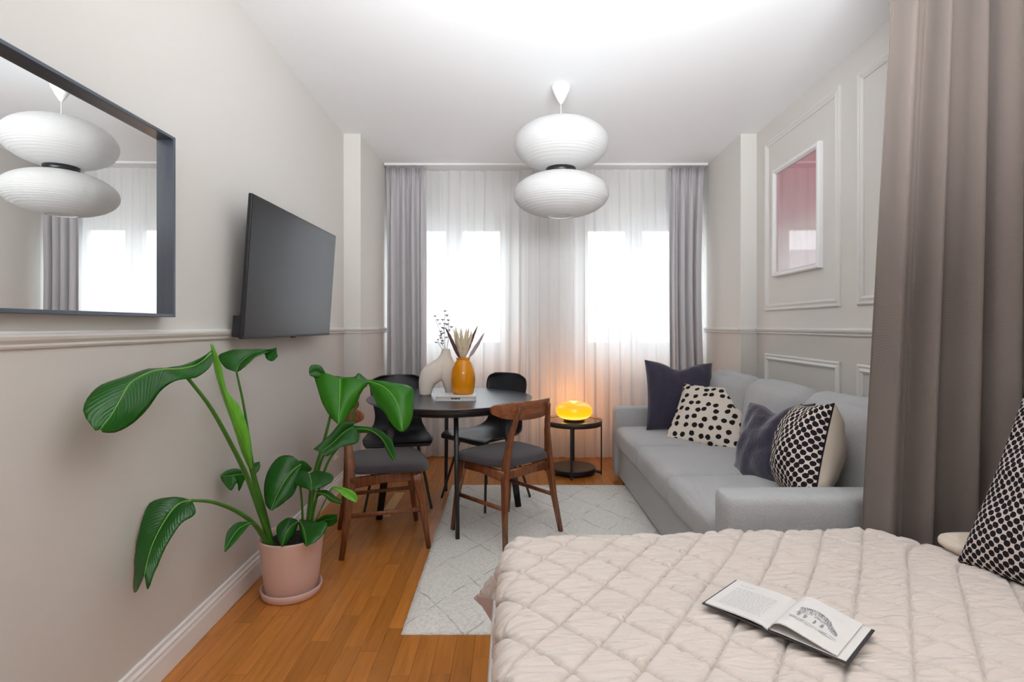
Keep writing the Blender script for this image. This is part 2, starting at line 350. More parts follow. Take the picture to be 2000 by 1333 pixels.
def rugmat():
    m, nt, b = newmat('cream rug pile'); b.inputs['Roughness'].default_value = 1; b.inputs['Specular IOR Level'].default_value = .1; b.inputs['Sheen Weight'].default_value = .3
    g = N(nt, 'ShaderNodeNewGeometry'); 
    nw = N(nt, 'ShaderNodeTexNoise', i_Scale=5.0, i_Detail=3.0); L(nt, g.outputs['Position'], nw.inputs[0])
    mp = N(nt, 'ShaderNodeMapping'); mp.inputs['Scale'].default_value = (1/.30, 1/.42, 1); L(nt, g.outputs['Position'], mp.inputs[0])
    s = N(nt, 'ShaderNodeSeparateXYZ'); L(nt, mp.outputs[0], s.inputs[0])
    outs = []
    for sg in (1, -1):
        a = N(nt, 'ShaderNodeMath', operation='MULTIPLY_ADD', i_1=float(sg)); L(nt, s.outputs[1], a.inputs[0]); L(nt, s.outputs[0], a.inputs[2])
        w = N(nt, 'ShaderNodeMath', operation='MULTIPLY_ADD', i_1=.22); L(nt, nw.outputs[0], w.inputs[0]); L(nt, a.outputs[0], w.inputs[2])
        fr = N(nt, 'ShaderNodeMath', operation='FRACT'); L(nt, w.outputs[0], fr.inputs[0])
        sb = N(nt, 'ShaderNodeMath', operation='SUBTRACT', i_1=.5); L(nt, fr.outputs[0], sb.inputs[0])
        ab = N(nt, 'ShaderNodeMath', operation='ABSOLUTE'); L(nt, sb.outputs[0], ab.inputs[0])
        lt = N(nt, 'ShaderNodeMapRange', i_1=.006, i_2=.020, i_3=1.0, i_4=0.0); L(nt, ab.outputs[0], lt.inputs[0]); outs.append(lt.outputs[0])
    mxx = N(nt, 'ShaderNodeMath', operation='MAXIMUM'); L(nt, outs[0], mxx.inputs[0]); L(nt, outs[1], mxx.inputs[1])
    nb = N(nt, 'ShaderNodeTexNoise', i_Scale=14.0, i_Detail=2.0); L(nt, g.outputs['Position'], nb.inputs[0])
    br = N(nt, 'ShaderNodeMapRange', i_1=.38, i_2=.62); L(nt, nb.outputs[0], br.inputs[0])
    ff = N(nt, 'ShaderNodeMath', operation='MULTIPLY'); L(nt, mxx.outputs[0], ff.inputs[0]); L(nt, br.outputs[0], ff.inputs[1])
    nf = N(nt, 'ShaderNodeTexNoise', i_Scale=70.0, i_Detail=4.0, i_Roughness=.8); L(nt, g.outputs['Position'], nf.inputs[0])
    m1 = N(nt, 'ShaderNodeMix', data_type='RGBA'); m1.inputs['A'].default_value = (.68, .65, .60, 1); m1.inputs['B'].default_value = (.88, .86, .81, 1)
    r2 = N(nt, 'ShaderNodeMapRange', i_1=.35, i_2=.6); L(nt, nf.outputs[0], r2.inputs[0]); L(nt, r2.outputs[0], m1.inputs['Factor'])
    m2 = N(nt, 'ShaderNodeMix', data_type='RGBA'); m2.inputs['B'].default_value = (.40, .39, .37, 1); L(nt, m1.outputs['Result'], m2.inputs['A']); L(nt, ff.outputs[0], m2.inputs['Factor'])
    L(nt, m2.outputs['Result'], b.inputs['Base Color'])
    bp = N(nt, 'ShaderNodeBump', i_Strength=.7, i_Distance=.01); L(nt, nf.outputs[0], bp.inputs['Height']); L(nt, bp.outputs[0], b.inputs['Normal'])
    return m
M_rug = rugmat()

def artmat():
    m, nt, b = newmat('pink print with reflection'); b.inputs['Roughness'].default_value = .6
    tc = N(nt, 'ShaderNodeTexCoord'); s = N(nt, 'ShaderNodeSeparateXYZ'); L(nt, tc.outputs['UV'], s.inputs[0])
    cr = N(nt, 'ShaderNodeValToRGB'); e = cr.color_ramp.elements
    e[0].position = 0; e[0].color = (.90, .60, .60, 1); e[1].position = 1; e[1].color = (.80, .20, .28, 1)  # paler lower half: reflection of the sheers put into the print colour
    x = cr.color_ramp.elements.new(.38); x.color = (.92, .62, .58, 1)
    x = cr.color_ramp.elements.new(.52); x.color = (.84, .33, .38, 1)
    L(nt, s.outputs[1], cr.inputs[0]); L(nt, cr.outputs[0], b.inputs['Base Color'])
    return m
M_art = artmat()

# ---------------------------------------------------------------- the room
H = 2.70; YB = 5.12; YF = -1.9
YP = 4.08                    # front face of the two pilasters
bm = B((-1.6, YF-.1, -.10), (2.3, YB+.4, -.012)); floor = struct(obj('floor', bm, mat('subfloor', (.09, .04, .015), .8)))
bm = B((-1.6, YF-.1, H), (2.3, YB+.4, H+.1)); struct(obj('ceiling', bm, M_ceil))
def prism(bm, poly, z0, z1):
    V0 = [bm.verts.new((x, y, z0)) for x, y in poly]; V1 = [bm.verts.new((x, y, z1)) for x, y in poly]
    bm.faces.new(V0); bm.faces.new(V1); n = len(poly)
    for i in range(n): bm.faces.new((V0[i], V0[(i+1) % n], V1[(i+1) % n], V1[i]))
XPL, XPR = -1.160, 1.752     # inner faces of the pilasters
bm = bmesh.new(); prism(bm, [(wl(YF), YF), (wl(YP), YP), (XPL, YP), (XPL-.005, YB), (-1.6, YB), (-1.6, YF)], -.01, H+.01)
struct(obj('wall_left', bm, M_wall))
bm = bmesh.new(); prism(bm, [(wr(YF), YF), (wr(YP), YP), (XPR, YP), (XPR+.045, YB), (2.3, YB), (2.3, YF)], -.01, H+.01)
struct(obj('wall_right', bm, M_wall))
# window wall with two openings
WIN = [(-1.12, -.02), (.65, 1.75)]; ZS, ZT = .955, 2.305
bm = bmesh.new()
for a, b in ((-1.6, WIN[0][0]), (WIN[0][1], WIN[1][0]), (WIN[1][1], 2.3)): box(bm, (a, YB, 0), (b, YB+.3, H))
for a, b in WIN:
    box(bm, (a, YB, 0), (b, YB+.3, ZS)); box(bm, (a, YB, ZT), (b, YB+.3, H))
struct(obj('wall_back', bm, M_wallback))
struct(obj('wall_rear', B((-1.6, YF-.1, 0), (2.3, YF, H)), M_wall))

# strips of the oak floor: each one its own board
def strip_mesh(w, l):
    bm = bmesh.new(); g = .0004
    box(bm, (-w/2+g, -l/2+g, -.012), (w/2-g, l/2-g, 0)); 
    top = [e for e in bm.edges if all(v.co.z > -.001 for v in e.verts)]
    bmesh.ops.bevel(bm, geom=top, offset=.0006, segments=1, affect='EDGES')
    bmesh.ops.recalc_face_normals(bm, faces=bm.faces)
    me = bpy.data.meshes.new('strip'); bm.to_mesh(me); bm.free(); me.materials.append(M_plank); return me
SW = .0715; LENS = [.26, .32, .38, .44, .50, .56]
SM = {l: strip_mesh(SW, l) for l in LENS}
cand = []
x = -1.36
rs = random.Random(3)
while x < 1.95:
    y = YF-rs.random()*.4
    while y < YB:
        l = rs.choice(LENS)
        cand.append((x+SW/2, y+l/2, l)); y += l
    x += SW
def infloor(cx, cy, l):
    if cx < wl(cy)-.02 or cx > wr(cy)+.02 or cy > YB+.2: return False
    return True
def seen(cx, cy, l):
    if cy+l/2 < 1.75: return False
    if cx < -.43: return True
    if cy < 2.2: return cx < .0
    if cy > 3.9: return cx < .90
    return False
near, rest = [], []
for c in cand:
    if not infloor(*c): continue
    (near if seen(*c) else rest).append(c)
near.sort(key=lambda c: c[1])
rest += near[300:]; near = near[:300]
best = min(near, key=lambda c: (c[0]+.72)**2+(c[1]-3.72)**2)
for c in near:
    o = bpy.data.objects.new('floor_board', SM[c[2]]); COL.objects.link(o); o.parent = floor; o.location = (c[0], c[1], 0)
    if c is best:
        me = SM[c[2]].copy(); me.materials.clear(); me.materials.append(M_plankpale); o.data = me; o['label'] = 'one pale yellow oak strip'
bm = bmesh.new()
for cx, cy, l in rest: box(bm, (cx-SW/2+.0004, cy-l/2+.0004, -.012), (cx+SW/2-.0004, cy+l/2-.0004, 0))
o = obj('floor_boards', bm, M_plank2, floor); o['kind'] = 'stuff'

# baseboards, chair rail and panel mouldings (swept profiles)
def sweep_wall(name, pts, prof, zoff, m=M_trim, flip=1):
    """pts: (x,y) polyline along the wall face; prof: (out, z) pairs; out towards the room"""
    bm = bmesh.new(); rows = []
    n = len(pts)
    for i, (x, y) in enumerate(pts):
        p = Vector((x, y)); 
        def nrm(a, b):
            d = (Vector(b)-Vector(a)).normalized(); return Vector((d.y, -d.x))*flip
        if i == 0: nn = nrm(pts[0], pts[1])
        elif i == n-1: nn = nrm(pts[-2], pts[-1])
        else:
            a, b = nrm(pts[i-1], pts[i]), nrm(pts[i], pts[i+1]); nn = (a+b); nn = nn/ max(.3, nn.length_squared/2)
        rows.append([Vector((p.x+nn.x*o_, p.y+nn.y*o_, z+zoff)) for o_, z in prof])
    V, _ = grid(bm, rows, closed_v=True); bm.faces.new(V[0]); bm.faces.new(V[-1])
    return struct(obj(name, bm, m))
base_prof = [(-.002, 0), (.016, 0), (.016, .075), (.013, .085), (.014, .095), (.008, .105), (.008, .118), (.004, .123), (-.002, .123)]
rail_prof = [(-.002, 0), (.006, 0), (.010, .006), (.010, .012), (.019, .022), (.022, .030), (.022, .036), (.014, .038), (.012, .044), (-.002, .044)]
lp = [(wl(YF), YF), (wl(YP), YP), (XPL, YP), (XPL-.004, YB-.005)]
rp = [(wr(YF), YF), (wr(YP), YP), (XPR, YP), (XPR+.044, YB-.005)]
sweep_wall('baseboard_left', lp, base_prof, 0, M_white)
sweep_wall('baseboard_right', rp, base_prof, 0, M_white, -1)
sweep_wall('baseboard_back', [(-1.13, YB), (1.77, YB)], base_prof, 0, M_white)
sweep_wall('trim_left', lp, rail_prof, 1.170)
sweep_wall('trim_right', rp, rail_prof, 1.170, M_trim, -1)
mp_prof = [(0, -.002), (0, .010), (.006, .014), (.012, .014), (.018, .009), (.026, .012), (.034, .016), (.042, .010), (.048, .006), (.048, -.002)]
def panel(name, y0, y1, z0, z1):
    """picture-frame moulding on the right wall; profile (inwards, out of wall)"""
    bm = bmesh.new(); rows = []
    cs = [(y0, z0, 1, 1), (y1, z0, -1, 1), (y1, z1, -1, -1), (y0, z1, 1, -1)]
    for (y, z, sy, sz) in cs:
        rows.append([Vector((wr(y+sy*a)-o_, y+sy*a, z+sz*a)) for a, o_ in mp_prof])
    grid(bm, rows, closed_u=True, closed_v=True)
    return struct(obj(name, bm, M_trim))
panel('trim_1', 2.964, 3.918, 1.336, 2.572)
panel('trim_2', 1.45, 2.806, 1.336, 2.556)
panel('trim_3', 2.964, 3.918, .22, 1.026)
panel('trim_4', 1.45, 2.806, .22, 1.026)

# ---------------------------------------------------------------- windows
M_winframe = mat('window frame paint', (.80, .80, .80), .4)
for wi, (a, b) in enumerate(WIN):
    root = empty('window_%d' % (wi+1), ((a+b)/2, YB+.14, ZS)); root['kind'] = 'structure'
    w = (b-a)/2; h = ZT-ZS; fr = .05
    bm = bmesh.new()
    for q in (((-w, 0, 0), (-w+fr, .07, h)), ((w-fr, 0, 0), (w, .07, h)), ((-w+fr, 0, 0), (w-fr, .07, fr)), ((-w+fr, 0, h-fr), (w-fr, .07, h)), ((-.035, 0, fr), (.035, .07, h-fr))): box(bm, *q, bev=.004, seg=1)
    obj('window_frame', bm, M_winframe, root)
    for (s0, s1) in ((-w+fr, -.035), (.035, w-fr)):
        bm = bmesh.new(); st = .05; z0, z1 = fr, h-fr
        for q in (((s0, -.02, z0), (s0+st, .05, z1)), ((s1-st, -.02, z0), (s1, .05, z1)), ((s0+st, -.02, z0), (s1-st, .05, z0+.06)), ((s0+st, -.02, z1-.09), (s1-st, .05, z1))): box(bm, *q, bev=.004, seg=1)
        sa = obj('sash', bm, M_winframe, root)
        obj('pane', B((s0+st-.005, .012, z0+.055), (s1-st+.005, .018, z1-.085)), M_glass, sa)
    bm = bmesh.new(); box(bm, (-.02, -.05, h*.45), (.0, -.02, h*.45+.03), .004); box(bm, (-.016, -.06, h*.45-.09), (-.004, -.045, h*.45+.02), .004)
    obj('window_handle', bm, M_winframe, root)
    bm = B((-w+.002, -.155, -.03), (w-.002, 0, .0), .006); obj('window_sill', bm, M_winframe, root)

# radiators under the windows
for i, (x0, x1) in enumerate(((-.98, -.20), (.97, 1.60))):
    root = empty('radiator', ((x0+x1)/2, YB-.004, .10))
    tag(root, ['white panel radiator behind the sheer curtain under the left window', 'white panel radiator behind the sheer curtain by the sofa arm'][i], 'radiator', 'radiators under the windows')
    w = (x1-x0)/2
    bm = bmesh.new(); n = int(2*w/.05)
    for k in range(n): box(bm, (-w+k*2*w/n+.006, -.10, .03), (-w+(k+1)*2*w/n-.006, -.085, .56), .005)
    box(bm, (-w, -.088, .02), (w, -.03, .57), .006); obj('radiator_panel', bm, M_white, root)
    bm = bmesh.new(); box(bm, (-w-.005, -.105, .57), (w+.005, -.02, .585), .004)
    obj('top_grille', bm, M_white, root)
    bm = bmesh.new()
    box(bm, (-.7*w, -.03, .2), (.7*w, 0, .24)); obj('wall_bracket', bm, M_white, root)
    bm = bmesh.new(); tube(bm, [Vector((w+.03, -.05, -.1)), Vector((w+.03, -.05, .08)), Vector((w-.02, -.05, .08))], .008, 8); obj('feed_pipe', bm, M_white, root)

# the street outside: opposite house with dormers, street far below
M_fac = mat('pale render facade', (.50, .50, .50), .9, var=.08, vscale=1)
M_roof = mat('grey sheet roof', (.33, .34, .36), .7, var=.1, vscale=1)
tag(obj('street_pavement', B((-40, 7, -9.2), (50, 60, -9)), mat('street asphalt', (.25, .25, .25), .9, var=.1)), 'grey street far below the windows', 'street', kind='structure')
root = empty('apartment_building', (2, 20, -9)); tag(root, 'pale house across the street with a grey roof and white dormers', 'building')
obj('facade', B((-16, 0, 0), (16, 10, 11.2)), M_fac, root)
bm = bmesh.new(); pts = [(-16.3, -.3, 11.2), (16.3, -.3, 11.2), (16.3, 3.2, 13.45), (-16.3, 3.2, 13.45)]
V = [bm.verts.new(p) for p in pts]+[bm.verts.new((p[0], p[1], p[2]-.3)) for p in pts]
for q in ((0, 1, 2, 3), (7, 6, 5, 4), (0, 4, 5, 1), (1, 5, 6, 2), (2, 6, 7, 3), (3, 7, 4, 0)): bm.faces.new([V[k] for k in q])
obj('roof', bm, M_roof, root)
for k in range(9):
    xx = -13+k*2.95
    bm = bmesh.new(); box(bm, (xx-.75, .15, 11.1), (xx+.75, 2.2, 12.35)); dm = obj('dormer', bm, M_fac, root)
    bm = bmesh.new()
    for q in (((xx-.55, .05, 11.25), (xx-.42, .16, 12.1)), ((xx+.42, .05, 11.25), (xx+.55, .16, 12.1)), ((xx-.55, .05, 11.25), (xx+.55, .16, 11.38))): box(bm, *q)
    obj('window_trim', bm, M_white, dm)
for k in range(9):
    for fl in range(2):
        xx = -13+k*2.95
        bm = bmesh.new(); box(bm, (xx-.6, -.06, 5.6+fl*3), (xx+.6, .02, 7.4+fl*3)); f = obj('window', bm, M_white, root)
        obj('pane', B((xx-.5, -.08, 5.7+fl*3), (xx+.5, -.05, 7.3+fl*3)), mat('dark glass', (.12, .13, .15), .1) if k+fl == 0 else bpy.data.materials['dark glass'], f)

# ---------------------------------------------------------------- curtains
def cloth(name, x0, x1, Y0, z0, z1, folds, amp, m, nu=160, nz=26, seed=0, xl=None, xr=None, pinch=0, parent=None, thick=.0015, irr=.35, phase=0, hem=None):
    rr = random.Random(seed); ks = [(folds*(.55+.9*rr.random()), rr.random()*6.28, .5+.5*rr.random()) for _ in range(3)]
    bm = bmesh.new(); rows = []
    for i in range(nu+1):
        s = i/nu; row = []
        for j in range(nz+1):
            t = j/nz; z = z1+(z0-z1)*t
            a = xl(z) if xl else x0; b = xr(z) if xr else x1
            ph = 2*PI*folds*s+phase
            sway = irr*sum(c*math.sin(2*PI*k*s+p+.6*math.sin(t*2.2+p)) for k, p, c in ks)
            w = math.sin(ph+.9*sway+.25*math.sin(3*t+seed))
            w = math.copysign(abs(w)**.75, w)
            am = amp*(.75+.25*t)+amp*.3*sway*.5
            if pinch: am *= (1-pinch*math.exp(-t*14))
            x = a+(b-a)*s + (b-a)/folds*.10*math.cos(ph)*min(1, t*4)
            y = (Y0(s) if callable(Y0) else Y0)+am*w
            if pinch and t < .05: y += .01*math.sin(8*PI*folds*s)
            row.append(Vector((x, y, z)))
        rows.append(row)
    grid(bm, rows, uv=True)
    o = obj(name, bm, m, parent, smooth=True, recalc=False)
    if thick:
        md = o.modifiers.new('thickness', 'SOLIDIFY'); md.thickness = thick; md.offset = 0
    return o
tr = obj('curtain_track', B((-1.155, 4.80, H-.022), (1.77, 4.99, H-.001), .003, 1), M_white)
tag(tr, 'white ceiling curtain track running above the window wall', 'curtain rail')
o = cloth('sheer_curtain', -1.10, .60, 4.955, .012, H-.03, 15, .016, M_sheer, nu=300, seed=4, thick=0, irr=.7)
tag(o, 'white sheer voile curtain across the left window, edge beside the lantern', 'curtain')
o = cloth('sheer_curtain', .10, 1.76, 4.915, .012, H-.03, 15, .014, M_sheer, nu=300, seed=9, thick=0, irr=.7)
tag(o, 'white sheer voile curtain across the right window behind the sofa', 'curtain')
o = cloth('curtain', -1.14, -.79, 4.855, .01, H-.03, 4.0, .042, M_grey, nu=180, seed=21, pinch=.5, irr=.45,
      xl=lambda z: -1.15, xr=lambda z: -.79+.0*(H-z))
tag(o, 'grey pleated curtain at the left of the window, beside the left pilaster', 'curtain')
o = cloth('curtain', 1.43, 1.76, 4.855, .01, H-.03, 4.0, .042, M_grey, nu=180, seed=33, pinch=.5, irr=.45,
      xl=lambda z: 1.43+.0*z, xr=lambda z: 1.745-.035*math.sin(PI*min(1, max(0, (H-z)/2.2)))**1)
tag(o, 'grey pleated curtain at the right of the window, behind the large dark cushion', 'curtain')
o = cloth('divider_curtain', 1.2, 1.95, lambda s: 1.885-.085*s, .02, H-.01, 4.3, .045, M_divider, nu=260, nz=30, seed=12, irr=.55, thick=.003,
      xl=lambda z: 1.232+.052*z, xr=lambda z: 1.765, phase=1.2)
tag(o, 'heavy taupe ribbed curtain hanging between the sofa and the bed', 'curtain')
tag(obj('ceiling_rail', B((1.3, 1.80, H-.009), (1.77, 1.87, H-.0005)), M_white), 'white ceiling rail carrying the taupe divider curtain', 'curtain rail')

# ---------------------------------------------------------------- rug
bm = bmesh.new(); rows = []
n1, n2 = 60, 90
for i in range(n1+1):
    row = []
    for j in range(n2+1):
        u, v = i/n1, j/n2
        y = 2.112+v*(4.085-2.112); xa = -.440-.010*(y-2.1); x = xa+u*(.895-xa)
        e = min(u, 1-u, v, 1-v)
        z = .006+.011*min(1, e*22)+.0015*noise.noise(Vector((x*30, y*30, 0)))
        ed = (1-min(1, e*60))*.004
        x += noise.noise(Vector((x*25, y*25, 5)))*ed; y += noise.noise(Vector((x*25, y*25, 9)))*ed
        row.append(Vector((x, y, z)))
    rows.append(row)
V, _ = grid(bm, rows)
rim = [V[i][0] for i in range(n1+1)]+[V[n1][j] for j in range(1, n2+1)]+[V[i][n2] for i in range(n1-1, -1, -1)]+[V[0][j] for j in range(n2-1, 0, -1)]
low = [bm.verts.new((v.co.x, v.co.y, .0005)) for v in rim]
for k in range(len(rim)):
    k2 = (k+1) % len(rim); bm.faces.new((rim[k], rim[k2], low[k2], low[k]))
tag(obj('rug', bm, M_rug, smooth=True), 'cream low pile rug with thin grey diamond lines under the dining table', 'rug')
RZ = .018

# ---------------------------------------------------------------- sofa
SX0, SX1 = .815, 1.735
sofa = empty('sofa', (0, 0, 0)); tag(sofa, 'light grey fabric three seat sofa against the panelled wall', 'sofa')
obj('base', B((SX0+.03, 2.16, .03), (SX1-.02, 4.19, .275), .015, 2), M_sofa, sofa)
for k in range(4):
    bm = bmesh.new(); lathe(bm, [(.018, .019 if k in (0, 2) else .001), (.024, .045)], 16, (SX0+.10+(k//2)*.68, 2.25+(k % 2)*1.85, 0), True, True); obj('leg', bm, M_blackmetal, sofa)
for (y0, y1) in ((2.005, 2.155), (4.195, 4.345)):
    c = Vector(((SX0+SX1)/2+.0, (y0+y1)/2, .305)); 
    obj('armrest', softbox(((SX1-SX0)/2, .075, .275), .028, (.004, .004, .004), 12, M=Matrix.Translation(c)), M_sofa, sofa, True)
obj('back_frame', softbox((.06, 1.02, .33), .03, (0, 0, .005), 10, M=Matrix.Translation((SX1-.06, 3.175, .36))), M_sofa, sofa, True)
ys = [2.16, 2.825, 3.50, 4.19]
for k in range(3):
    y0, y1 = ys[k], ys[k+1]
    c = Vector((SX0+.35, (y0+y1)/2, .358))
    obj('seat_cushion', softbox((.352, (y1-y0)/2-.003, .086), .048, (.006, .0, .016), 20, wr_=.0025, seed=k*9, M=Matrix.Translation(c)), M_sofa, sofa, True)
for k in range(3):
    y0, y1 = ys[k], ys[k+1]
    M = Matrix.Translation((1.590, (y0+y1)/2, .655)) @ Matrix.Rotation(math.radians(9), 4, 'Y')
    obj('back_cushion', softbox((.095, (y1-y0)/2-.002, .225), .088, (.04, .0, .02), 26, wr_=.010, seed=k*5+2, M=M), M_sofa, sofa, True)

# ---------------------------------------------------------------- cushions
def pillow_mesh(h, t, chop=0, seed=0, n=44, wrk=.006, bow=.07, hv=None):
    hv = hv or h
    bm = bmesh.new(); uvl = bm.loops.layers.uv.verify(); sides = []
    for sd in (1, -1):
        rows = []
        for i in range(n+1):
            row = []
            for j in range(n+1):
                u = math.sin(PI/2*(2*i/n-1)); v = math.sin(PI/2*(2*j/n-1))
                T = t*(max(0, (1-u*u)*(1-v*v)))**.42
                x = h*u*(1-bow*(1-v*v)); z = hv*v*(1-bow*(1-u*u))
                if chop: z -= chop*math.exp(-(u/.38)**2)*max(0, (v+.4)/1.4)**2; T *= 1-.35*math.exp(-(u/.22)**2)*max(0, v)
                p = Vector((x, -sd*T, z))
                e = min(1, (1-max(abs(u), abs(v)))*6)
                nz = noise.noise(Vector((x*6+seed, z*6, sd*3)))*1.0+noise.noise(Vector((x*18+seed, z*9, sd*5)))*.6+noise.noise(Vector((x*10, z*30+seed, sd)))*.35
                p.y += nz*wrk*e*2
                row.append(p)
            rows.append(row)
        sides.append(rows)
    UV = []
    for rows in sides:
        U = [[0]*(n+1) for _ in range(n+1)]; Vv = [[0]*(n+1) for _ in range(n+1)]
        for j in range(n+1):
            for i in range(1, n+1): U[i][j] = U[i-1][j]+(rows[i][j]-rows[i-1][j]).length
            tot = U[n][j]
            for i in range(n+1): U[i][j] /= tot
        for i in range(n+1):
            for j in range(1, n+1): Vv[i][j] = Vv[i][j-1]+(rows[i][j]-rows[i][j-1]).length
            tot = Vv[i][n]
            for j in range(n+1): Vv[i][j] /= tot
        UV.append((U, Vv))
    allv = {}
    def gv(sd, i, j):
        k = (0 if (i in (0, n) or j in (0, n)) else sd, i, j)
        if k not in allv: allv[k] = bm.verts.new(sides[sd-1 if sd else 0][i][j])
        return allv[k]
    for sd in (1, 2):
        for i in range(n):
            for j in range(n):
                f = bm.faces.new((gv(sd, i, j), gv(sd, i+1, j), gv(sd, i+1, j+1), gv(sd, i, j+1)))
                f.material_index = sd-1
                for lp_, (a, b) in zip(f.loops, ((i, j), (i+1, j), (i+1, j+1), (i, j+1))):
                    lp_[uvl].uv = (UV[sd-1][0][a][b], UV[sd-1][1][a][b])
    bmesh.ops.recalc_face_normals(bm, faces=bm.faces)
    # piping along the seam
    seam = [gv(1, i, 0).co.copy() for i in range(n)]+[gv(1, n, j).co.copy() for j in range(n)]+[gv(1, i, n).co.copy() for i in range(n, 0, -1)]+[gv(1, 0, j).co.copy() for j in range(n, 0, -1)]
    return bm, seam
def cushion(label, c, h, t, yaw, lean, roll, m, chop=0, seed=0, group=None, bow=.07, hv=None, wrk=.006, back=None):
    bm, seam = pillow_mesh(h, t, chop, seed, bow=bow, hv=hv, wrk=wrk)
    o = obj('cushion', bm, m, smooth=True)
    if back: o.data.materials.append(back)
    else:
        for f in o.data.polygons: f.material_index = 0
    o.matrix_world = Matrix.Translation(c) @ Matrix.Rotation(yaw, 4, 'Z') @ Matrix.Rotation(-lean, 4, 'X') @ Matrix.Rotation(roll, 4, 'Y')
    b2 = bmesh.new(); tube(b2, seam+[seam[0]], .0032, 6, False); obj('seam_piping', b2, m, o, True)
    return tag(o, label, 'cushion', group)
G = 'cushions on the sofa'
R = math.radians
cushion('large dark navy cushion leaning on the far sofa arm', P(1328, 774, 4.02), .262, .085, R(4), R(14), R(3), M_navy, .05, 1, G)
cushion('cream cushion with black dots beside the large navy one', P(1385, 813, 3.68), .255, .075, R(-42), R(42), R(0), M_dots, .0, 5, G)
cushion('crumpled dark navy cushion behind the black and cream woven one', P(1506, 868, 2.80), .225, .095, R(-76), R(22), R(-8), M_navy, .05, 8, G, wrk=.010)
cushion('cushion with black dotted front and plain cream back by the near sofa arm', Vector((1.325, 2.395, .665)), .215, .13, R(-104), R(13), R(-9), M_half, .0, 11, G, back=M_creamcloth)

# ---------------------------------------------------------------- dining table
TX, TY, TZ = -.40, 3.47, .765
tab = empty('dining_table', (TX, TY, 0)); tag(tab, 'round black dining table with four straight legs', 'table')
bm = bmesh.new(); lathe(bm, [(.0, TZ-.022), (.50, TZ-.022), (.524, TZ-.012), (.532, TZ-.004), (.530, TZ), (.0, TZ)], 96); bmesh.ops.remove_doubles(bm, verts=bm.verts, dist=1e-5)
obj('tabletop', bm, M_blacktop, tab, False)
bm = bmesh.new(); lathe(bm, [(.40, TZ-.065), (.43, TZ-.065), (.49, TZ-.0225), (.40, TZ-.0225)], 96); bmesh.ops.remove_doubles(bm, verts=bm.verts, dist=1e-5)
bm2 = bm; obj('apron', bm2, M_blackmetal, tab, True)
for k, zf in enumerate((RZ, RZ, 0, RZ)):
    a = R([-78.5, 101, 192, 12][k]); d = Vector((math.cos(a), math.sin(a), 0)); s = Vector((-d.y, d.x, 0))
    bm = bmesh.new(); beam(bm, [d*.452+Vector((0, 0, zf)), d*.40+Vector((0, 0, .40)), d*.355+Vector((0, 0, TZ-.0225))], [(.024, .040), (.026, .052), (.026, .064)], s, n=16)
    obj('leg', bm, M_blackmetal, tab, True)

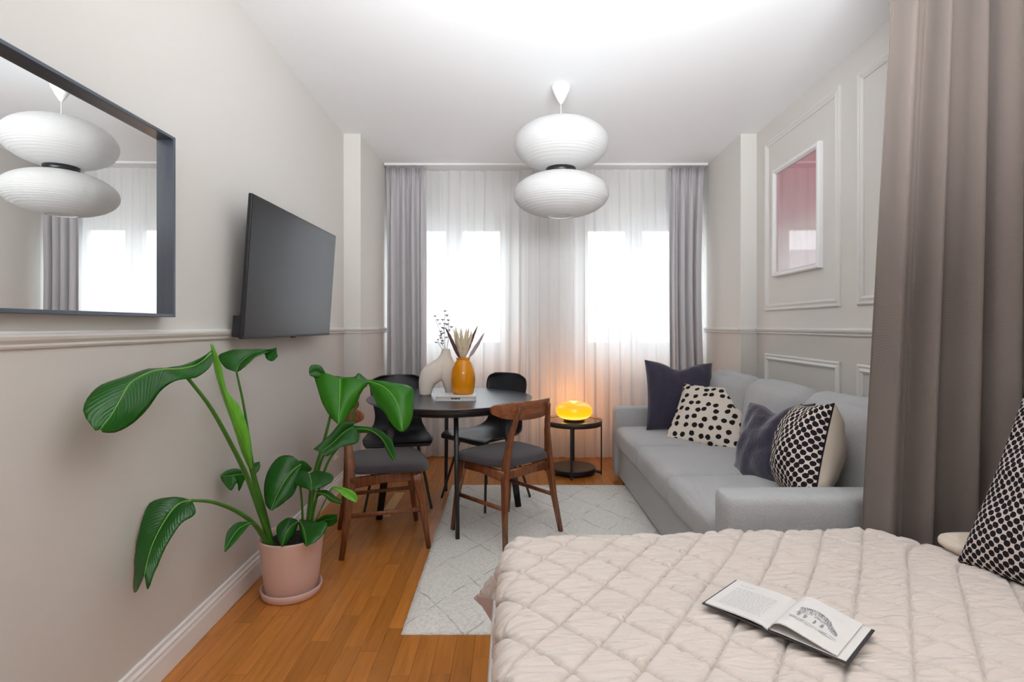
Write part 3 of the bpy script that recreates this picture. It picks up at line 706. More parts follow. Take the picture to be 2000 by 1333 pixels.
# ---------------------------------------------------------------- chairs
def wood_chair(label):
    c = empty('wooden_chair'); tag(c, label, 'chair', 'brown wooden chairs with fabric seats')
    # seat pad: rounded trapezoid
    bm = bmesh.new(); rings = []
    for (sc, z) in ((.90, .428), (.985, .434), (1.0, .448), (.985, .464), (.90, .476), (.6, .484), (.25, .4865)):
        row = []
        for k in range(56):
            a = 2*PI*k/56; cx, cy = math.cos(a), math.sin(a); e = .42
            x = math.copysign(abs(cx)**e, cx); y = math.copysign(abs(cy)**e, cy)
            w = .232+.022*y; 
            row.append(Vector((x*w*sc, .012+y*.215*sc+.018*(1-x*x)*(1 if y > 0 else 0)*sc, z+.012*x*x*0 - .012*max(0, y)**2*(sc))))
        rings.append(row)
    V, _ = grid(bm, rings, closed_v=True); bm.faces.new(V[0]); bm.faces.new(V[-1]); obj('seat', bm, M_seat, c, True)
    for s in (-1, 1):
        bm = bmesh.new(); beam(bm, [(s*.222, .222, 0), (s*.208, .190, .24), (s*.196, .165, .37), (s*.192, .155, .428)], [(.022, .026), (.030, .036), (.036, .052), (.036, .062)], (1, 0, 0), n=16); obj('leg', bm, M_chairwood, c, True)
        bm = bmesh.new(); beam(bm, [(s*.222, -.238, 0), (s*.196, -.205, .22), (s*.180, -.190, .38), (s*.170, -.188, .46), (s*.146, -.200, .60), (s*.118, -.232, .74), (s*.112, -.243, .765)],
             [(.022, .026), (.026, .036), (.028, .050), (.027, .050), (.024, .034), (.022, .026), (.020, .018)], (1, 0, 0), n=16); obj('leg', bm, M_chairwood, c, True)
        bm = bmesh.new(); beam(bm, [(s*.183, -.19, .385), (s*.188, 0, .400), (s*.196, .17, .400)], [(.020, .060), (.020, .050), (.020, .055)], (1, 0, 0), n=12); obj('side_rail', bm, M_chairwood, c, True)
        bm = bmesh.new(); beam(bm, [(s*.196, -.206, .215), (s*.208, .192, .215)], [(.016, .022)]*2, (1, 0, 0), n=12); obj('stretcher', bm, M_chairwood, c, True)
    for (y, w) in ((-.188, .17), (.160, .19)):
        bm = bmesh.new(); beam(bm, [(-w, y, .395), (w, y, .395)], [(.020, .052)]*2, (0, 1, 0), n=12); obj('cross_rail', bm, M_chairwood, c, True)
    # curved backrest
    bm = bmesh.new(); rows = []; n = 30
    for i in range(n+1):
        u = -1+2*i/n; x = .232*math.sin(u*1.12)/math.sin(1.12); y = -.232+.105*(1-math.cos(u*1.12))/(1-math.cos(1.12))
        hh = .053*(1-.62*abs(u)**3.2); th = .009*(1-.3*u*u)
        if abs(u) == 1: hh *= .75; th *= .6
        t = Vector((math.cos(u*.85), math.sin(u*.85), 0)); nn = Vector((-t.y, t.x, 0))
        zc = .738+.012*u*u
        row = []
        for k in range(16):
            a = 2*PI*(k+.5)/16; ca, sa = math.cos(a), math.sin(a)
            row.append(Vector((x, y, zc))+nn*(math.copysign(abs(ca)**.6, ca)*th)+Vector((0, 0, math.copysign(abs(sa)**.75, sa)*hh)) + nn*(-.12*hh*sa))
        rows.append(row)
    V, _ = grid(bm, rows, closed_v=True); bm.faces.new(V[0]); bm.faces.new(V[-1]); obj('backrest', bm, M_chairback, c, True)
    return c
w1 = wood_chair('brown wooden chair standing on the rug with its back to the sofa'); w1.location = (-.038, 3.155, RZ); w1.rotation_euler.z = R(43.5)
w2 = copy_tree(w1); w2['label'] = 'brown wooden chair behind the plant, its side turned to the viewer'; w2.location = (-.742, 3.078, .0); w2.rotation_euler.z = R(-70.8)

def shell_chair(label):
    c = empty('shell_chair'); tag(c, label, 'chair', 'black shell chairs on thin metal legs')
    prof = [(.225, .425), (.215, .441), (.17, .447), (.08, .440), (-.02, .434), (-.10, .437), (-.16, .455), (-.20, .495), (-.222, .56), (-.238, .64), (-.252, .72), (-.262, .79), (-.268, .835), (-.271, .862)]
    hw = [.205, .222, .232, .232, .226, .215, .198, .176, .168, .180, .197, .203, .185, .120]
    cp = spline([(y, z, w) for (y, z), w in zip(prof, hw)], 40)
    bm = bmesh.new(); rows = []
    for i, p in enumerate(cp):
        row = []; t = i/39; back = max(0, min(1, (p.y-.45)/.25))
        for k in range(21):
            u = -1+2*k/20; x = p.z*math.sin(u*1.25)/math.sin(1.25)
            y = p.x+back*.055*u*u; z = p.y+(1-back)*.020*abs(u)**2.5 - (.02*max(0, (p.x-.15)/.07)*u*u if p.x > .15 else 0)
            row.append(Vector((x, y, z)))
        rows.append(row)
    grid(bm, rows)
    o = obj('seat_shell', bm, M_blackshell, c, True); md = o.modifiers.new('thickness', 'SOLIDIFY'); md.thickness = .009; md.offset = -1
    for sx in (-1, 1):
        for sy in (-1, 1):
            bm = bmesh.new(); tube(bm, [Vector((sx*.12, sy*.10, .425)), Vector((sx*.135, sy*.125, .40)), Vector((sx*.218, sy*(.218 if sy > 0 else .222), .006)), Vector((sx*.2185, sy*.219, 0))], .0085, 10); obj('leg', bm, M_blackmetal, c, True)
    bm = bmesh.new()
    for sx in (-1, 1): tube(bm, [Vector((sx*.12, -.105, .424)), Vector((sx*.12, .105, .424))], .008, 8)
    for sy in (-1, 1): tube(bm, [Vector((-.125, sy*.10, .418)), Vector((.125, sy*.10, .418))], .008, 8)
    obj('seat_frame', bm, M_blackmetal, c, True)
    return c
b1 = shell_chair('black shell chair at the left rear of the round table, half behind the plant'); b1.location = (-.80, 3.745, 0); b1.rotation_euler.z = R(192)
b2 = copy_tree(b1); b2['label'] = 'black shell chair behind the right side of the round table'; b2.location = (-.185, 3.75, RZ); b2.rotation_euler.z = R(137)

# ---------------------------------------------------------------- things on the table
zt = TZ+.0005
bk = empty('table_book', (-.348, 3.37, zt), R(2)); tag(bk, 'thin white book lying on the table under the yellow vase', 'book')
obj('pages', B((-.117, -.095, .004), (.117, .082, .024), .001, 1), M_page, bk)
bm = bmesh.new(); box(bm, (-.12, -.10, 0), (.12, .085, .004), .001, 1); box(bm, (-.12, -.10, .024), (.12, .085, .028), .001, 1); box(bm, (-.124, -.10, 0), (-.119, .085, .028), .001, 1)
obj('cover', bm, mat('white marbled cover', (.80, .79, .80), .5, var=.15, vscale=18), bk)
bm = bmesh.new()
for k, (x_, s_) in enumerate(((-.02, .012), (.0, .016), (.02, .010))): box(bm, (x_-s_/2-.004, -.0975, .010), (x_+s_/2, -.0948, .018), .002, 2)
obj('cover_mark', bm, M_bookcover, bk)
# yellow vase
yv = empty('flower_vase', (-.312, 3.40, zt+.0285)); tag(yv, 'amber yellow glass vase standing on the white book', 'vase')
pf = [(.0, .0), (.060, .0), (.066, .006), (.073, .04), (.077, .085), (.075, .125), (.067, .165), (.054, .197), (.044, .210), (.0405, .216), (.043, .222), (.046, .226), (.043, .229), (.039, .224), (.038, .216), (.050, .195), (.062, .16), (.069, .12), (.070, .08), (.066, .03), (.058, .010), (.0, .009)]
bm = bmesh.new(); lathe(bm, pf, 64); bmesh.ops.remove_doubles(bm, verts=bm.verts, dist=1e-5)
Mv, nt, b_ = newmat('amber glass'); b_.inputs['Base Color'].default_value = (.88, .43, .006, 1); b_.inputs['Roughness'].default_value = .12; b_.inputs['Coat Weight'].default_value = .5
tr_ = N(nt, 'ShaderNodeBsdfTranslucent'); tr_.inputs[0].default_value = (.95, .45, .01, 1); ms = N(nt, 'ShaderNodeMixShader'); ms.inputs[0].default_value = .45
L(nt, b_.outputs[0], ms.inputs[1]); L(nt, tr_.outputs[0], ms.inputs[2]); L(nt, ms.outputs[0], nt.nodes['Material Output'].inputs[0])
obj('vase_body', bm, Mv, yv, True)
def plume(name, base, tip, r, m, bend=.01, seed=0, fuzz=.25, start=.45):
    bm = bmesh.new(); rr = random.Random(seed); n = 22; base = Vector(base); tip = Vector(tip)
    side = Vector((rr.uniform(-1, 1), rr.uniform(-1, 1), 0))*bend; pts = []; rad = []
    for i in range(n):
        t = i/(n-1); p = base.lerp(tip, t)+side*math.sin(PI*t)
        if t < start: rr_ = .0016
        else:
            q = (t-start)/(1-start); rr_ = max(.001, r*(math.sin(PI*min(1, q**.7))**.6)*(1+fuzz*rr.uniform(-.5, .5)))
            if q > .97: rr_ = .001
        pts.append(p); rad.append(rr_)
    tube(bm, pts, rad, 9)
    # fine hairs lying along the plume
    for k in range(34):
        t = start+(1-start)*rr.random(); p = base.lerp(tip, t)+side*math.sin(PI*t); a = rr.random()*6.28
        d = (tip-base).normalized(); o_ = d.cross(Vector((0, 1, 0))).normalized(); o2 = d.cross(o_)
        e = (o_*math.cos(a)+o2*math.sin(a)); q0 = p+e*r*.6; q1 = p+e*r*1.35+d*.022
        v = [bm.verts.new(q0+d*.002), bm.verts.new(q0-d*.002), bm.verts.new(q1)]; bm.faces.new(v)
    o = obj(name, bm, m, None, False)
    return o
vb = Vector((-.312, 3.40, zt+.0285+.185))
def stemto(px, py, Y): return P(px, py, Y)
specs = [('brown', 870, 640, 3.39, .011), ('brown', 933, 637, 3.42, .010), ('brown', 946, 650, 3.38, .011), ('brown', 884, 672, 3.36, .007)]
bl = ['brown plume leaning left in the yellow vase', 'brown plume rising right in the yellow vase', 'brown plume leaning furthest right in the yellow vase', 'short brown plume at the left front of the yellow vase']
for k, (c_, px, py, Y, r) in enumerate(specs):
    tp = stemto(px, py, Y); o = plume('dried_plume', vb+Vector(((tp.x-vb.x)*.0, 0, 0))+Vector((.008*(k-1.5), 0, 0)), tp, r, M_rod if k != 2 else mat('pale mauve plume', (.42, .33, .32), .95, bump=.6, bscale=300), .006, k, start=.22)
    tag(o, bl[k], 'dried flower', 'dried stems in the yellow vase')
for k, (px, py, Y, r) in enumerate([(887, 644, 3.42, .009), (893, 650, 3.37, .011), (900, 642, 3.41, .010), (903, 655, 3.36, .013), (911, 642, 3.43, .009), (914, 652, 3.38, .011), (921, 647, 3.42, .008), (908, 664, 3.35, .014), (896, 668, 3.36, .012), (916, 640, 3.45, .007), (923, 652, 3.40, .008), (890, 640, 3.44, .007)]):
    o = plume('dried_grass', vb+Vector((.006*(k % 5-2), .006*(k % 3-1), 0)), stemto(px, py, Y), r*1.35, M_plume, .006, 40+k, start=.25)
    tag(o, 'cream fluffy dried grass in the middle of the yellow vase', 'dried flower', 'cream dried grasses in the yellow vase')
# cream arch vase: outline with a hole, thick body
wv = empty('arch_vase', (0, 0, 0)); tag(wv, 'matte cream ceramic arch vase with two feet on the table', 'vase')
YV = 3.56
def ring(c, rx, ry, d1, d2, n=20): return [c+d1*(rx*math.cos(2*PI*k/n))+d2*(ry*math.sin(2*PI*k/n)) for k in range(n)]
dY = Vector((0, 1, 0))
def arm_(pts, rad, depth, nm):
    sp = spline([P(a, b, YV) for a, b in pts], 26); rs_ = spline([(r, d, 0) for r, d in zip(rad, depth)], 26)
    bm = bmesh.new(); rows = []
    for i, p in enumerate(sp):
        t = (sp[min(i+1, 25)]-sp[max(i-1, 0)]).normalized()
        if i == 0: t = Vector((0, 0, 1))
        s = t.cross(dY).normalized(); rows.append(ring(p, rs_[i].x, rs_[i].y, s, dY, 24))
    V, _ = grid(bm, rows, closed_v=True); bm.faces.new(V[0]); bm.faces.new(V[-1]); return bm
kk = YV/F
pz = (HZ-zt)/YV*F+VY     # pixel row of the table surface at the vase
bA = arm_([(831, pz), (832, 757), (837, 740), (851, 724), (864, 710), (870, 695), (871, 683)], [11*kk, 12*kk, 16*kk, 21*kk, 18*kk, 10*kk, 8*kk], [.034, .036, .042, .046, .044, .030, .027], 'a')
bB = arm_([(882, pz), (882, 757), (881, 740), (876, 723), (872, 709), (871, 695), (871, 684)], [11*kk, 12*kk, 16*kk, 22*kk, 18*kk, 10*kk, 8.1*kk], [.034, .036, .042, .046, .042, .030, .0272], 'b')
obj('body', bA, M_cream, wv, True); obj('right_leg', bB, M_cream, wv, True)
bm = bmesh.new(); c = P(871, 683, YV); lathe(bm, [(8.2*kk, -.004), (8.4*kk, .001), (7*kk, .003), (5.5*kk, .0), (5.5*kk, -.01)], 24, c); obj('mouth', bm, M_cream, wv, True)
# sprigs with small grey heads
for k, (px, py, Y) in enumerate([(869, 612, 3.57), (849, 622, 3.55), (860, 652, 3.54), (876, 630, 3.58), (856, 668, 3.53)]):
    b0 = P(871, 690, YV); tp = P(px, py, Y); bm = bmesh.new(); pts = [b0.lerp(tp, t)+Vector((.008*math.sin(PI*t)*(1 if k % 2 else -1), 0, 0)) for t in [i/12 for i in range(13)]]
    tube(bm, pts, .0019, 5); rr = random.Random(k)
    root = obj('dried_sprig', bm, M_sprig)
    for q in range(7 if k == 0 else 4):
        t = 1-q*.11; p = b0.lerp(tp, t)+Vector((.008*math.sin(PI*t)*(1 if k % 2 else -1), 0, 0)); off = Vector((rr.uniform(-.028, .028)*(q > 0), rr.uniform(-.015, .015), .008))
        b2_ = bmesh.new(); tube(b2_, [p, p+off], .001, 4)
        for w_ in range(4):
            a = w_*PI/2+rr.random(); e = Vector((math.cos(a), math.sin(a), .9)).normalized()*.018; s_ = Vector((-math.sin(a), math.cos(a), 0))*.009
            c_ = p+off; vv = [b2_.verts.new(c_), b2_.verts.new(c_+e*.6+s_), b2_.verts.new(c_+e), b2_.verts.new(c_+e*.6-s_)]; b2_.faces.new(vv)
        obj('flower_head', b2_, M_sprig, root)
    tag(root, ['tallest grey dried sprig in the cream arch vase', 'grey dried sprig leaning furthest left in the arch vase', 'short grey dried sprig left of centre in the arch vase', 'grey dried sprig leaning right in the arch vase', 'shortest grey dried sprig at the arch vase mouth'][k], 'dried flower', 'dried sprigs in the arch vase')

# ---------------------------------------------------------------- side table and amber lamp
SXc, SYc = .512, 4.46
st = empty('side_table', (SXc, SYc, 0)); tag(st, 'round black metal side table with a glass top under the amber lamp', 'table')
bm = bmesh.new(); lathe(bm, [(.232, .405), (.240, .405), (.240, .446), (.235, .446), (.235, .438), (.232, .436)], 72)
f_ = bmesh.new(); obj('rim', bm, mat('dark bronze metal', (.028, .020, .018), .4), st, True)
bm = bmesh.new(); lathe(bm, [(0, .430), (.234, .430), (.234, .437), (0, .437)], 72); bmesh.ops.remove_doubles(bm, verts=bm.verts, dist=1e-5); obj('glass_top', bm, mat('smoked glass top', (.07, .05, .05), .08, spec=.9), st)
bm = bmesh.new(); lathe(bm, [(0, .012), (.180, .012), (.187, .018), (.187, .046), (.182, .052), (0, .052)], 64); bmesh.ops.remove_doubles(bm, verts=bm.verts, dist=1e-5); obj('base_disc', bm, M_blackmetal, st)
for k, a in enumerate((-100, -18, 83, 165)):
    a = R(a); d = Vector((math.cos(a), math.sin(a), 0)); s = Vector((-d.y, d.x, 0)); bm = bmesh.new()
    beam(bm, [d*.236+Vector((0, 0, .0)), d*.236+Vector((0, 0, .41))], [(.020, .010)]*2, s, n=12); beam(bm, [d*.18+Vector((0, 0, .028)), d*.236+Vector((0, 0, .020))], [(.020, .022)]*2, s, n=12)
    obj('leg', bm, M_blackmetal, st)
lamp = empty('table_lamp', (SXc+.005, SYc-.02, .4375)); tag(lamp, 'glowing amber glass lamp shaped like a flat donut on the side table', 'lamp')
def lampmat():
    m, nt, b = newmat('glowing amber glass'); b.inputs['Base Color'].default_value = (.75, .24, .003, 1); b.inputs['Roughness'].default_value = .15; b.inputs['Coat Weight'].default_value = .5
    tc = N(nt, 'ShaderNodeTexCoord'); s = N(nt, 'ShaderNodeSeparateXYZ'); L(nt, tc.outputs['Object'], s.inputs[0])
    mr = N(nt, 'ShaderNodeMapRange', i_1=.02, i_2=.14); L(nt, s.outputs[2], mr.inputs[0])
    cr = N(nt, 'ShaderNodeValToRGB'); e = cr.color_ramp.elements; e[0].position = 0; e[0].color = (1.0, .66, .12, 1); e[1].position = 1; e[1].color = (.80, .22, .0, 1)
    x = cr.color_ramp.elements.new(.35); x.color = (.95, .36, .005, 1)
    L(nt, mr.outputs[0], cr.inputs[0]); L(nt, cr.outputs[0], b.inputs['Emission Color']); b.inputs['Emission Strength'].default_value = 1.0
    return m
bm = bmesh.new(); pr = [(0, .016)]
for k in range(25):
    a = -PI/2+PI*k/24; pr.append((.062+.090*math.cos(a)**.8 if math.cos(a) > 1e-6 else .062, .0845+.0665*math.sin(a)))
pr.append((0, .1485)); pr[0] = (0, .018); lathe(bm, pr, 64); bmesh.ops.remove_doubles(bm, verts=bm.verts, dist=1e-5)
M_lamp = lampmat(); obj('shade', bm, M_lamp, lamp, True)
bm = bmesh.new(); lathe(bm, [(0, 0), (.075, 0), (.085, .004), (.090, .012), (.070, .020), (0, .020)], 48); bmesh.ops.remove_doubles(bm, verts=bm.verts, dist=1e-5); obj('base', bm, mat('dark lamp base', (.05, .02, .012), .4), lamp, True)
pl = bpy.data.lights.new('lamp_glow', 'POINT'); pl.energy = 2.1; pl.color = (1, .42, .09); pl.shadow_soft_size = .05
po = bpy.data.objects.new('lamp_glow', pl); COL.objects.link(po); po.parent = lamp; po.location = (.02, .20, .12)

# ---------------------------------------------------------------- pendant lamp
PX, PY = .300, 3.266
pd = empty('pendant_lamp', (PX, PY, 1.9)); tag(pd, 'double round white paper lantern hanging from the ceiling', 'lamp')
def lantern(name, z0, z1, R0, r0, r1, off):
    bm = bmesh.new(); pr = []; n = 132; ribs = 22; zc = (z0+z1)/2; hz = (z1-z0)/2
    for i in range(n+1):
        t = i/n; a = -PI/2+PI*t
        # superellipse-like lantern closing on the neck radii
        u = math.sin(a)*1.0; rr0 = r0 if u < 0 else r1
        kk2 = 1-(rr0/R0)**2; rr = R0*math.sqrt(1-kk2*u*u)
        rr += .0034*abs(math.sin(PI*ribs*(.5+.5*u)))*min(1, (1-abs(u))*12)
        pr.append((rr, zc+hz*u))
    seg = 96; rows = []
    for r, z in pr:
        row = []
        for k in range(seg):
            th = 2*PI*k/seg; q = abs(math.cos(th*5+off)); d = -.004*(q**60)
            row.append(Vector(((r+d)*math.cos(th), (r+d)*math.sin(th), z-1.9)))
        rows.append(row)
    grid(bm, rows, closed_v=True)
    return obj(name, bm, M_paper, pd, True)
lantern('upper_lantern', 2.192, 2.487, .286, .088, .075, .3)
lantern('lower_lantern', 1.900, 2.160, .289, .080, .088, .9)
bm = bmesh.new(); lathe(bm, [(.086, .2575), (.0905, .2575), (.0905, .2945), (.086, .2945)], 64); bmesh.ops.recalc_face_normals(bm, faces=bm.faces); obj('neck_band', bm, M_blackmetal, pd, True)
bm = bmesh.new(); tube(bm, [Vector((.081*math.cos(a), .081*math.sin(a), .003)) for a in [2*PI*k/48 for k in range(49)]], .003, 8, False); obj('bottom_ring', bm, M_white, pd, True)
bm = bmesh.new(); tube(bm, [Vector((0, 0, .35)), Vector((0, 0, .70))], .0028, 8); obj('cord', bm, M_white, pd, True)
bm = bmesh.new(); lathe(bm, [(.003, .688), (.012, .694), (.030, .725), (.052, .770), (.058, .790), (.056, .799), (.0, .7995)], 48); obj('ceiling_cup', bm, M_white, pd, True)
bm = bmesh.new(); lathe(bm, [(0, .10), (.02, .105), (.032, .13), (.03, .16), (.015, .19), (.014, .36), (0, .36)], 24); obj('bulb', bm, M_paper, pd, True)

# ---------------------------------------------------------------- mirror
mx0, my0, my1, mz0, mz1 = -1.17, .45, 1.853, 1.257, 1.882
mr_ = empty('wall_mirror', (mx0-.012*((my0+my1)/2-1.848), (my0+my1)/2, mz0), .012); tag(mr_, 'large wall mirror in a deep slate blue frame above the chair rail', 'mirror')
ty = .011
bm = bmesh.new(); yc = (my0+my1)/2; hw = (my1-my0)/2; hh = mz1-mz0; dp = .052
for q in (((-dp, -hw, 0), (0, -hw+ty, hh)), ((-dp, hw-ty, 0), (0, hw, hh)), ((-dp, -hw+ty, 0), (0, hw-ty, ty)), ((-dp, -hw+ty, hh-ty), (0, hw-ty, hh))): box(bm, *q, bev=.0012, seg=1)
obj('frame', bm, M_frame, mr_)
obj('mirror_glass', B((-.036, -hw+ty, ty), (-.030, hw-ty, hh-ty)), M_mirror, mr_)
obj('backing', B((-.052, -hw+ty, ty), (-.037, hw-ty, hh-ty)), M_tvbody, mr_)

# ---------------------------------------------------------------- television
tv = empty('television'); tag(tv, 'black flat screen television tilted on a wall arm', 'television')
Mt = Matrix.Translation((-1.141, 2.844, 1.485)) @ Matrix.Rotation(1.574, 4, 'Z') @ Matrix.Rotation(.067, 4, 'X')
tv.matrix_world = Mt
w, h = .55, .316
obj('housing', B((-w, .0, -h), (w, .018, h), .003, 2), M_tvbody, tv)
obj('screen', B((-w+.006, -.0015, -h+.012), (w-.006, .0005, h-.006)), M_tv, tv)
obj('rear_cover', B((-w*.5, .018, -h*.9), (w*.6, .045, h*.25), .012, 3), M_tvbody, tv)
obj('connector_box', B((-w-.0+.005, .016, -h+.006), (-w+.11, .052, -h+.10), .003, 2), M_tvbody, tv)
obj('sensor', B((-.02, .0, -h-.006), (.02, .012, -h), .001, 1), M_tvbody, tv)
bm = bmesh.new(); box(bm, (-.12, .044, -.08), (.12, .098, .06), .003); obj('wall_bracket', bm, M_blackmetal, tv)

# ---------------------------------------------------------------- picture on the right wall
py0, py1, pz0, pz1 = 3.146, 3.761, 1.571, 2.323
pic = empty('picture', (wr((py0+py1)/2), (py0+py1)/2, pz0), math.atan(-.0376)); tag(pic, 'pink abstract print in a white frame inside the wall panel', 'picture')
hw = (py1-py0)/2; hh = pz1-pz0
bm = bmesh.new(); fw = .034
prf = [(0, -.0), (0, -.024), (.006, -.030), (.022, -.030), (.030, -.020), (fw, -.014), (fw, 0)]
rows = []
for (y, z, sy, sz) in ((-hw, 0, 1, 1), (hw, 0, -1, 1), (hw, hh, -1, -1), (-hw, hh, 1, -1)): rows.append([Vector((o_-.001, y+sy*a, z+sz*a)) for a, o_ in prf])
grid(bm, rows, closed_u=True, closed_v=True); obj('frame', bm, M_white, pic)
bm = bmesh.new(); uvl = bm.loops.layers.uv.verify()
vv = [bm.verts.new(p) for p in ((-.006, -hw+.03, .03), (-.006, hw-.03, .03), (-.006, hw-.03, hh-.03), (-.006, -hw+.03, hh-.03))]; f = bm.faces.new(vv)
for lp_, uv in zip(f.loops, ((0, 0), (1, 0), (1, 1), (0, 1))): lp_[uvl].uv = uv
f_ = bmesh.ops.extrude_face_region(bm, geom=[f]); 
for v in [g for g in f_['geom'] if isinstance(g, bmesh.types.BMVert)]: v.co.x = -.001
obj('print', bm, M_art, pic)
obj('glass', B((-.011, -hw+.032, .032), (-.009, hw-.032, hh-.032)), M_picglass, pic)

# wall socket low on the left wall
y_ = 3.857; so = empty('wall_socket', (wl(y_)+.0005, y_, .30), math.atan(.028)); tag(so, 'white power socket low on the wall behind the plant', 'socket')
obj('plate', B((0, -.04, -.04), (.009, .04, .04), .003), M_white, so)
bm = bmesh.new(); lathe(bm, [(.0, 0), (.019, 0), (.021, .004), (.017, .004)], 24); 
for v in bm.verts: v.co = Vector((.009+v.co.z*.8, v.co.x, v.co.y))
obj('socket_ring', bm, M_white, so)

# ---------------------------------------------------------------- plant
pot = empty('potted_plant', (-1.015, 2.455, 0)); tag(pot, 'tall green bird of paradise plant in a dusty pink pot', 'plant')
OFF = Vector((-1.015, 2.455, 0))
bm = bmesh.new(); lathe(bm, [(0, .014), (.108, .014), (.114, .022), (.126, .12), (.1385, .240), (.143, .262), (.142, .268), (.136, .268), (.131, .24), (.115, .06), (0, .05)], 72); bmesh.ops.remove_doubles(bm, verts=bm.verts, dist=1e-5); pt = obj('pot', bm, M_pot, pot, True)
bm = bmesh.new(); lathe(bm, [(0, .0), (.122, .0), (.128, .006), (.135, .036), (.132, .040), (.127, .037), (.119, .010), (0, .009)], 72); bmesh.ops.remove_doubles(bm, verts=bm.verts, dist=1e-5); obj('saucer', bm, M_pot, pot, True)
bm = bmesh.new(); rows = []
for i in range(8):
    r = .1305*i/7+.0005; rows.append([Vector((r*math.cos(a), r*math.sin(a), .232+.008*noise.noise(Vector((r*math.cos(a)*30, r*math.sin(a)*30, 1))))) for a in [2*PI*k/40 for k in range(40)]])
V, _ = grid(bm, rows, closed_v=True); obj('soil', bm, M_soil, pot, True)
def clampwall(v):
    lim = wl(v.y)+.012
    if v.x < lim:
        v.x = lim
    return v
def leaf(mid, le, ri, y, bulge=.012, m=None, rib=.0028, nm='leaf', n=30):
    """mid / left edge / right edge as pixel stations turned into points at depths y=(base, tip, left offset, right offset)"""
    m = m or M_leaf; y0, y1, yl, yr = y
    def cv(st, dy):
        out = []; k = len(st)
        for i, p in enumerate(st):
            yy = y0+(y1-y0)*i/(k-1)
            q = math.sin(PI*min(1, max(0, i/(k-1)))) ; out.append(P(p[0], p[1], p[2] if len(p) > 2 else yy+dy*(.35+.65*q)))
        return spline(out, n)
    A, Mi, C = cv(le, yl), cv(mid, 0), cv(ri, yr)
    bm = bmesh.new(); rows = []
    for i in range(n):
        row = []
        nn = (A[i]-C[i]).cross(Mi[min(i+1, n-1)]-Mi[max(i-1, 0)])
        nn = nn.normalized() if nn.length > 1e-9 else Vector((0, -1, 0))
        if nn.y > 0: nn = -nn
        wv_ = (A[i]-C[i]).length
        for k in range(15):
            u = -1+2*k/14
            e = A[i] if u < 0 else C[i]
            t = abs(u); p = Mi[i].lerp(e, t)+nn*(bulge*math.sin(PI*t)*min(1, wv_*9)) + nn*.003*noise.noise(Vector((i*.5, u*3, y0*9)))*t
            row.append(clampwall(p)-OFF)
        rows.append(row)
    grid(bm, rows, uv=True)
    o = obj(nm, bm, m, pot, True, recalc=False)
    md = o.modifiers.new('thickness', 'SOLIDIFY'); md.thickness = .0012; md.offset = 0
    if rib:
        b2 = bmesh.new(); tube(b2, [clampwall(p.copy())-OFF+Vector((0, -.0012, 0)) for p in Mi], [rib*(1-.7*i/(n-1)) for i in range(n)], 6); obj('midrib', b2, M_rib, o, True)
    return o
def stalk(pts, r0, r1, m=None):
    sp = spline([P(*p) for p in pts], 24); bm = bmesh.new(); tube(bm, [clampwall(p)-OFF for p in sp], [r0+(r1-r0)*i/23 for i in range(24)], 10); obj('stalk', bm, m or M_stem, pot, True)
# A: big leaf top left
leaf([(413, 690, 1.90), (385, 712, 1.84), (352, 721, 1.75), (318, 722, 1.67), (289, 729, 1.6), (256, 748, 1.53), (238, 776, 1.48), (220, 808, 1.44), (196, 839, 1.40)],
     [(415, 682, 1.92), (398, 696, 1.86), (362, 712, 1.79), (325, 719, 1.72), (285, 722, 1.65), (240, 737, 1.56), (190, 757, 1.47), (162, 800, 1.40), (186, 842, 1.39)],
     [(416, 690, 1.90), (413, 714, 1.87), (385, 737, 1.80), (345, 744, 1.72), (315, 763, 1.64), (290, 797, 1.57), (260, 827, 1.50), (226, 845, 1.45), (200, 845, 1.41)], (1.9, 1.4, 0, 0), .006, rib=.0035)
stalk([(366, 738, 1.79), (409, 793, 1.90), (445, 856, 2.03), (481, 928, 2.18), (504, 991, 2.29), (531, 1068, 2.39), (534, 1085, 2.40)], .006, .013)
# B: lower left
leaf([(374, 978), (346, 987), (319, 1023), (297, 1068), (285, 1112), (283, 1124)],
     [(374, 977), (342, 972), (305, 977), (272, 997), (259, 1045), (262, 1110), (260, 1152), (268, 1156), (281, 1122)],
     [(375, 978), (382, 1004), (355, 1023), (333, 1054), (315, 1090), (298, 1130), (288, 1152), (285, 1130)], (1.86, 1.60, .0, -.03), .010, rib=.003)
stalk([(374, 978, 1.86), (418, 982, 1.98), (463, 1000, 2.13), (499, 1027, 2.28), (524, 1067, 2.37), (529, 1085, 2.39)], .005, .012)
# C: upper middle
leaf([(462, 728), (468, 712), (486, 696), (513, 686), (532, 684)], [(461, 727), (440, 719), (427, 695), (454, 684), (490, 682), (515, 683), (532, 682)], [(464, 727), (477, 719), (499, 699), (515, 692), (533, 686)], (2.17, 2.30, -.01, -.05), .008)
leaf([(516, 686), (528, 688), (540, 684)], [(515, 684), (530, 682), (541, 679)], [(517, 692), (521, 702), (533, 706), (543, 696)], (2.28, 2.26, 0, -.03), .004, rib=0, nm='leaf_tip')
stalk([(462, 727, 2.17), (477, 798, 2.22), (490, 888, 2.29), (499, 937, 2.33), (517, 1000, 2.38), (537, 1085, 2.43)], .004, .010)
# D: young rolled leaf
leaf([(412, 673), (424, 712), (443, 780), (467, 845), (482, 890), (491, 918)], [(411, 672), (418, 717), (433, 770), (452, 822), (470, 875), (488, 916)], [(415, 671), (430, 708), (444, 764), (468, 795), (487, 848), (493, 902), (491, 919)], (2.03, 2.28, .02, .02), .020, M_leafyoung, .003)
stalk([(488, 905, 2.27), (497, 940, 2.31), (512, 1005, 2.36), (533, 1085, 2.41)], .008, .013)
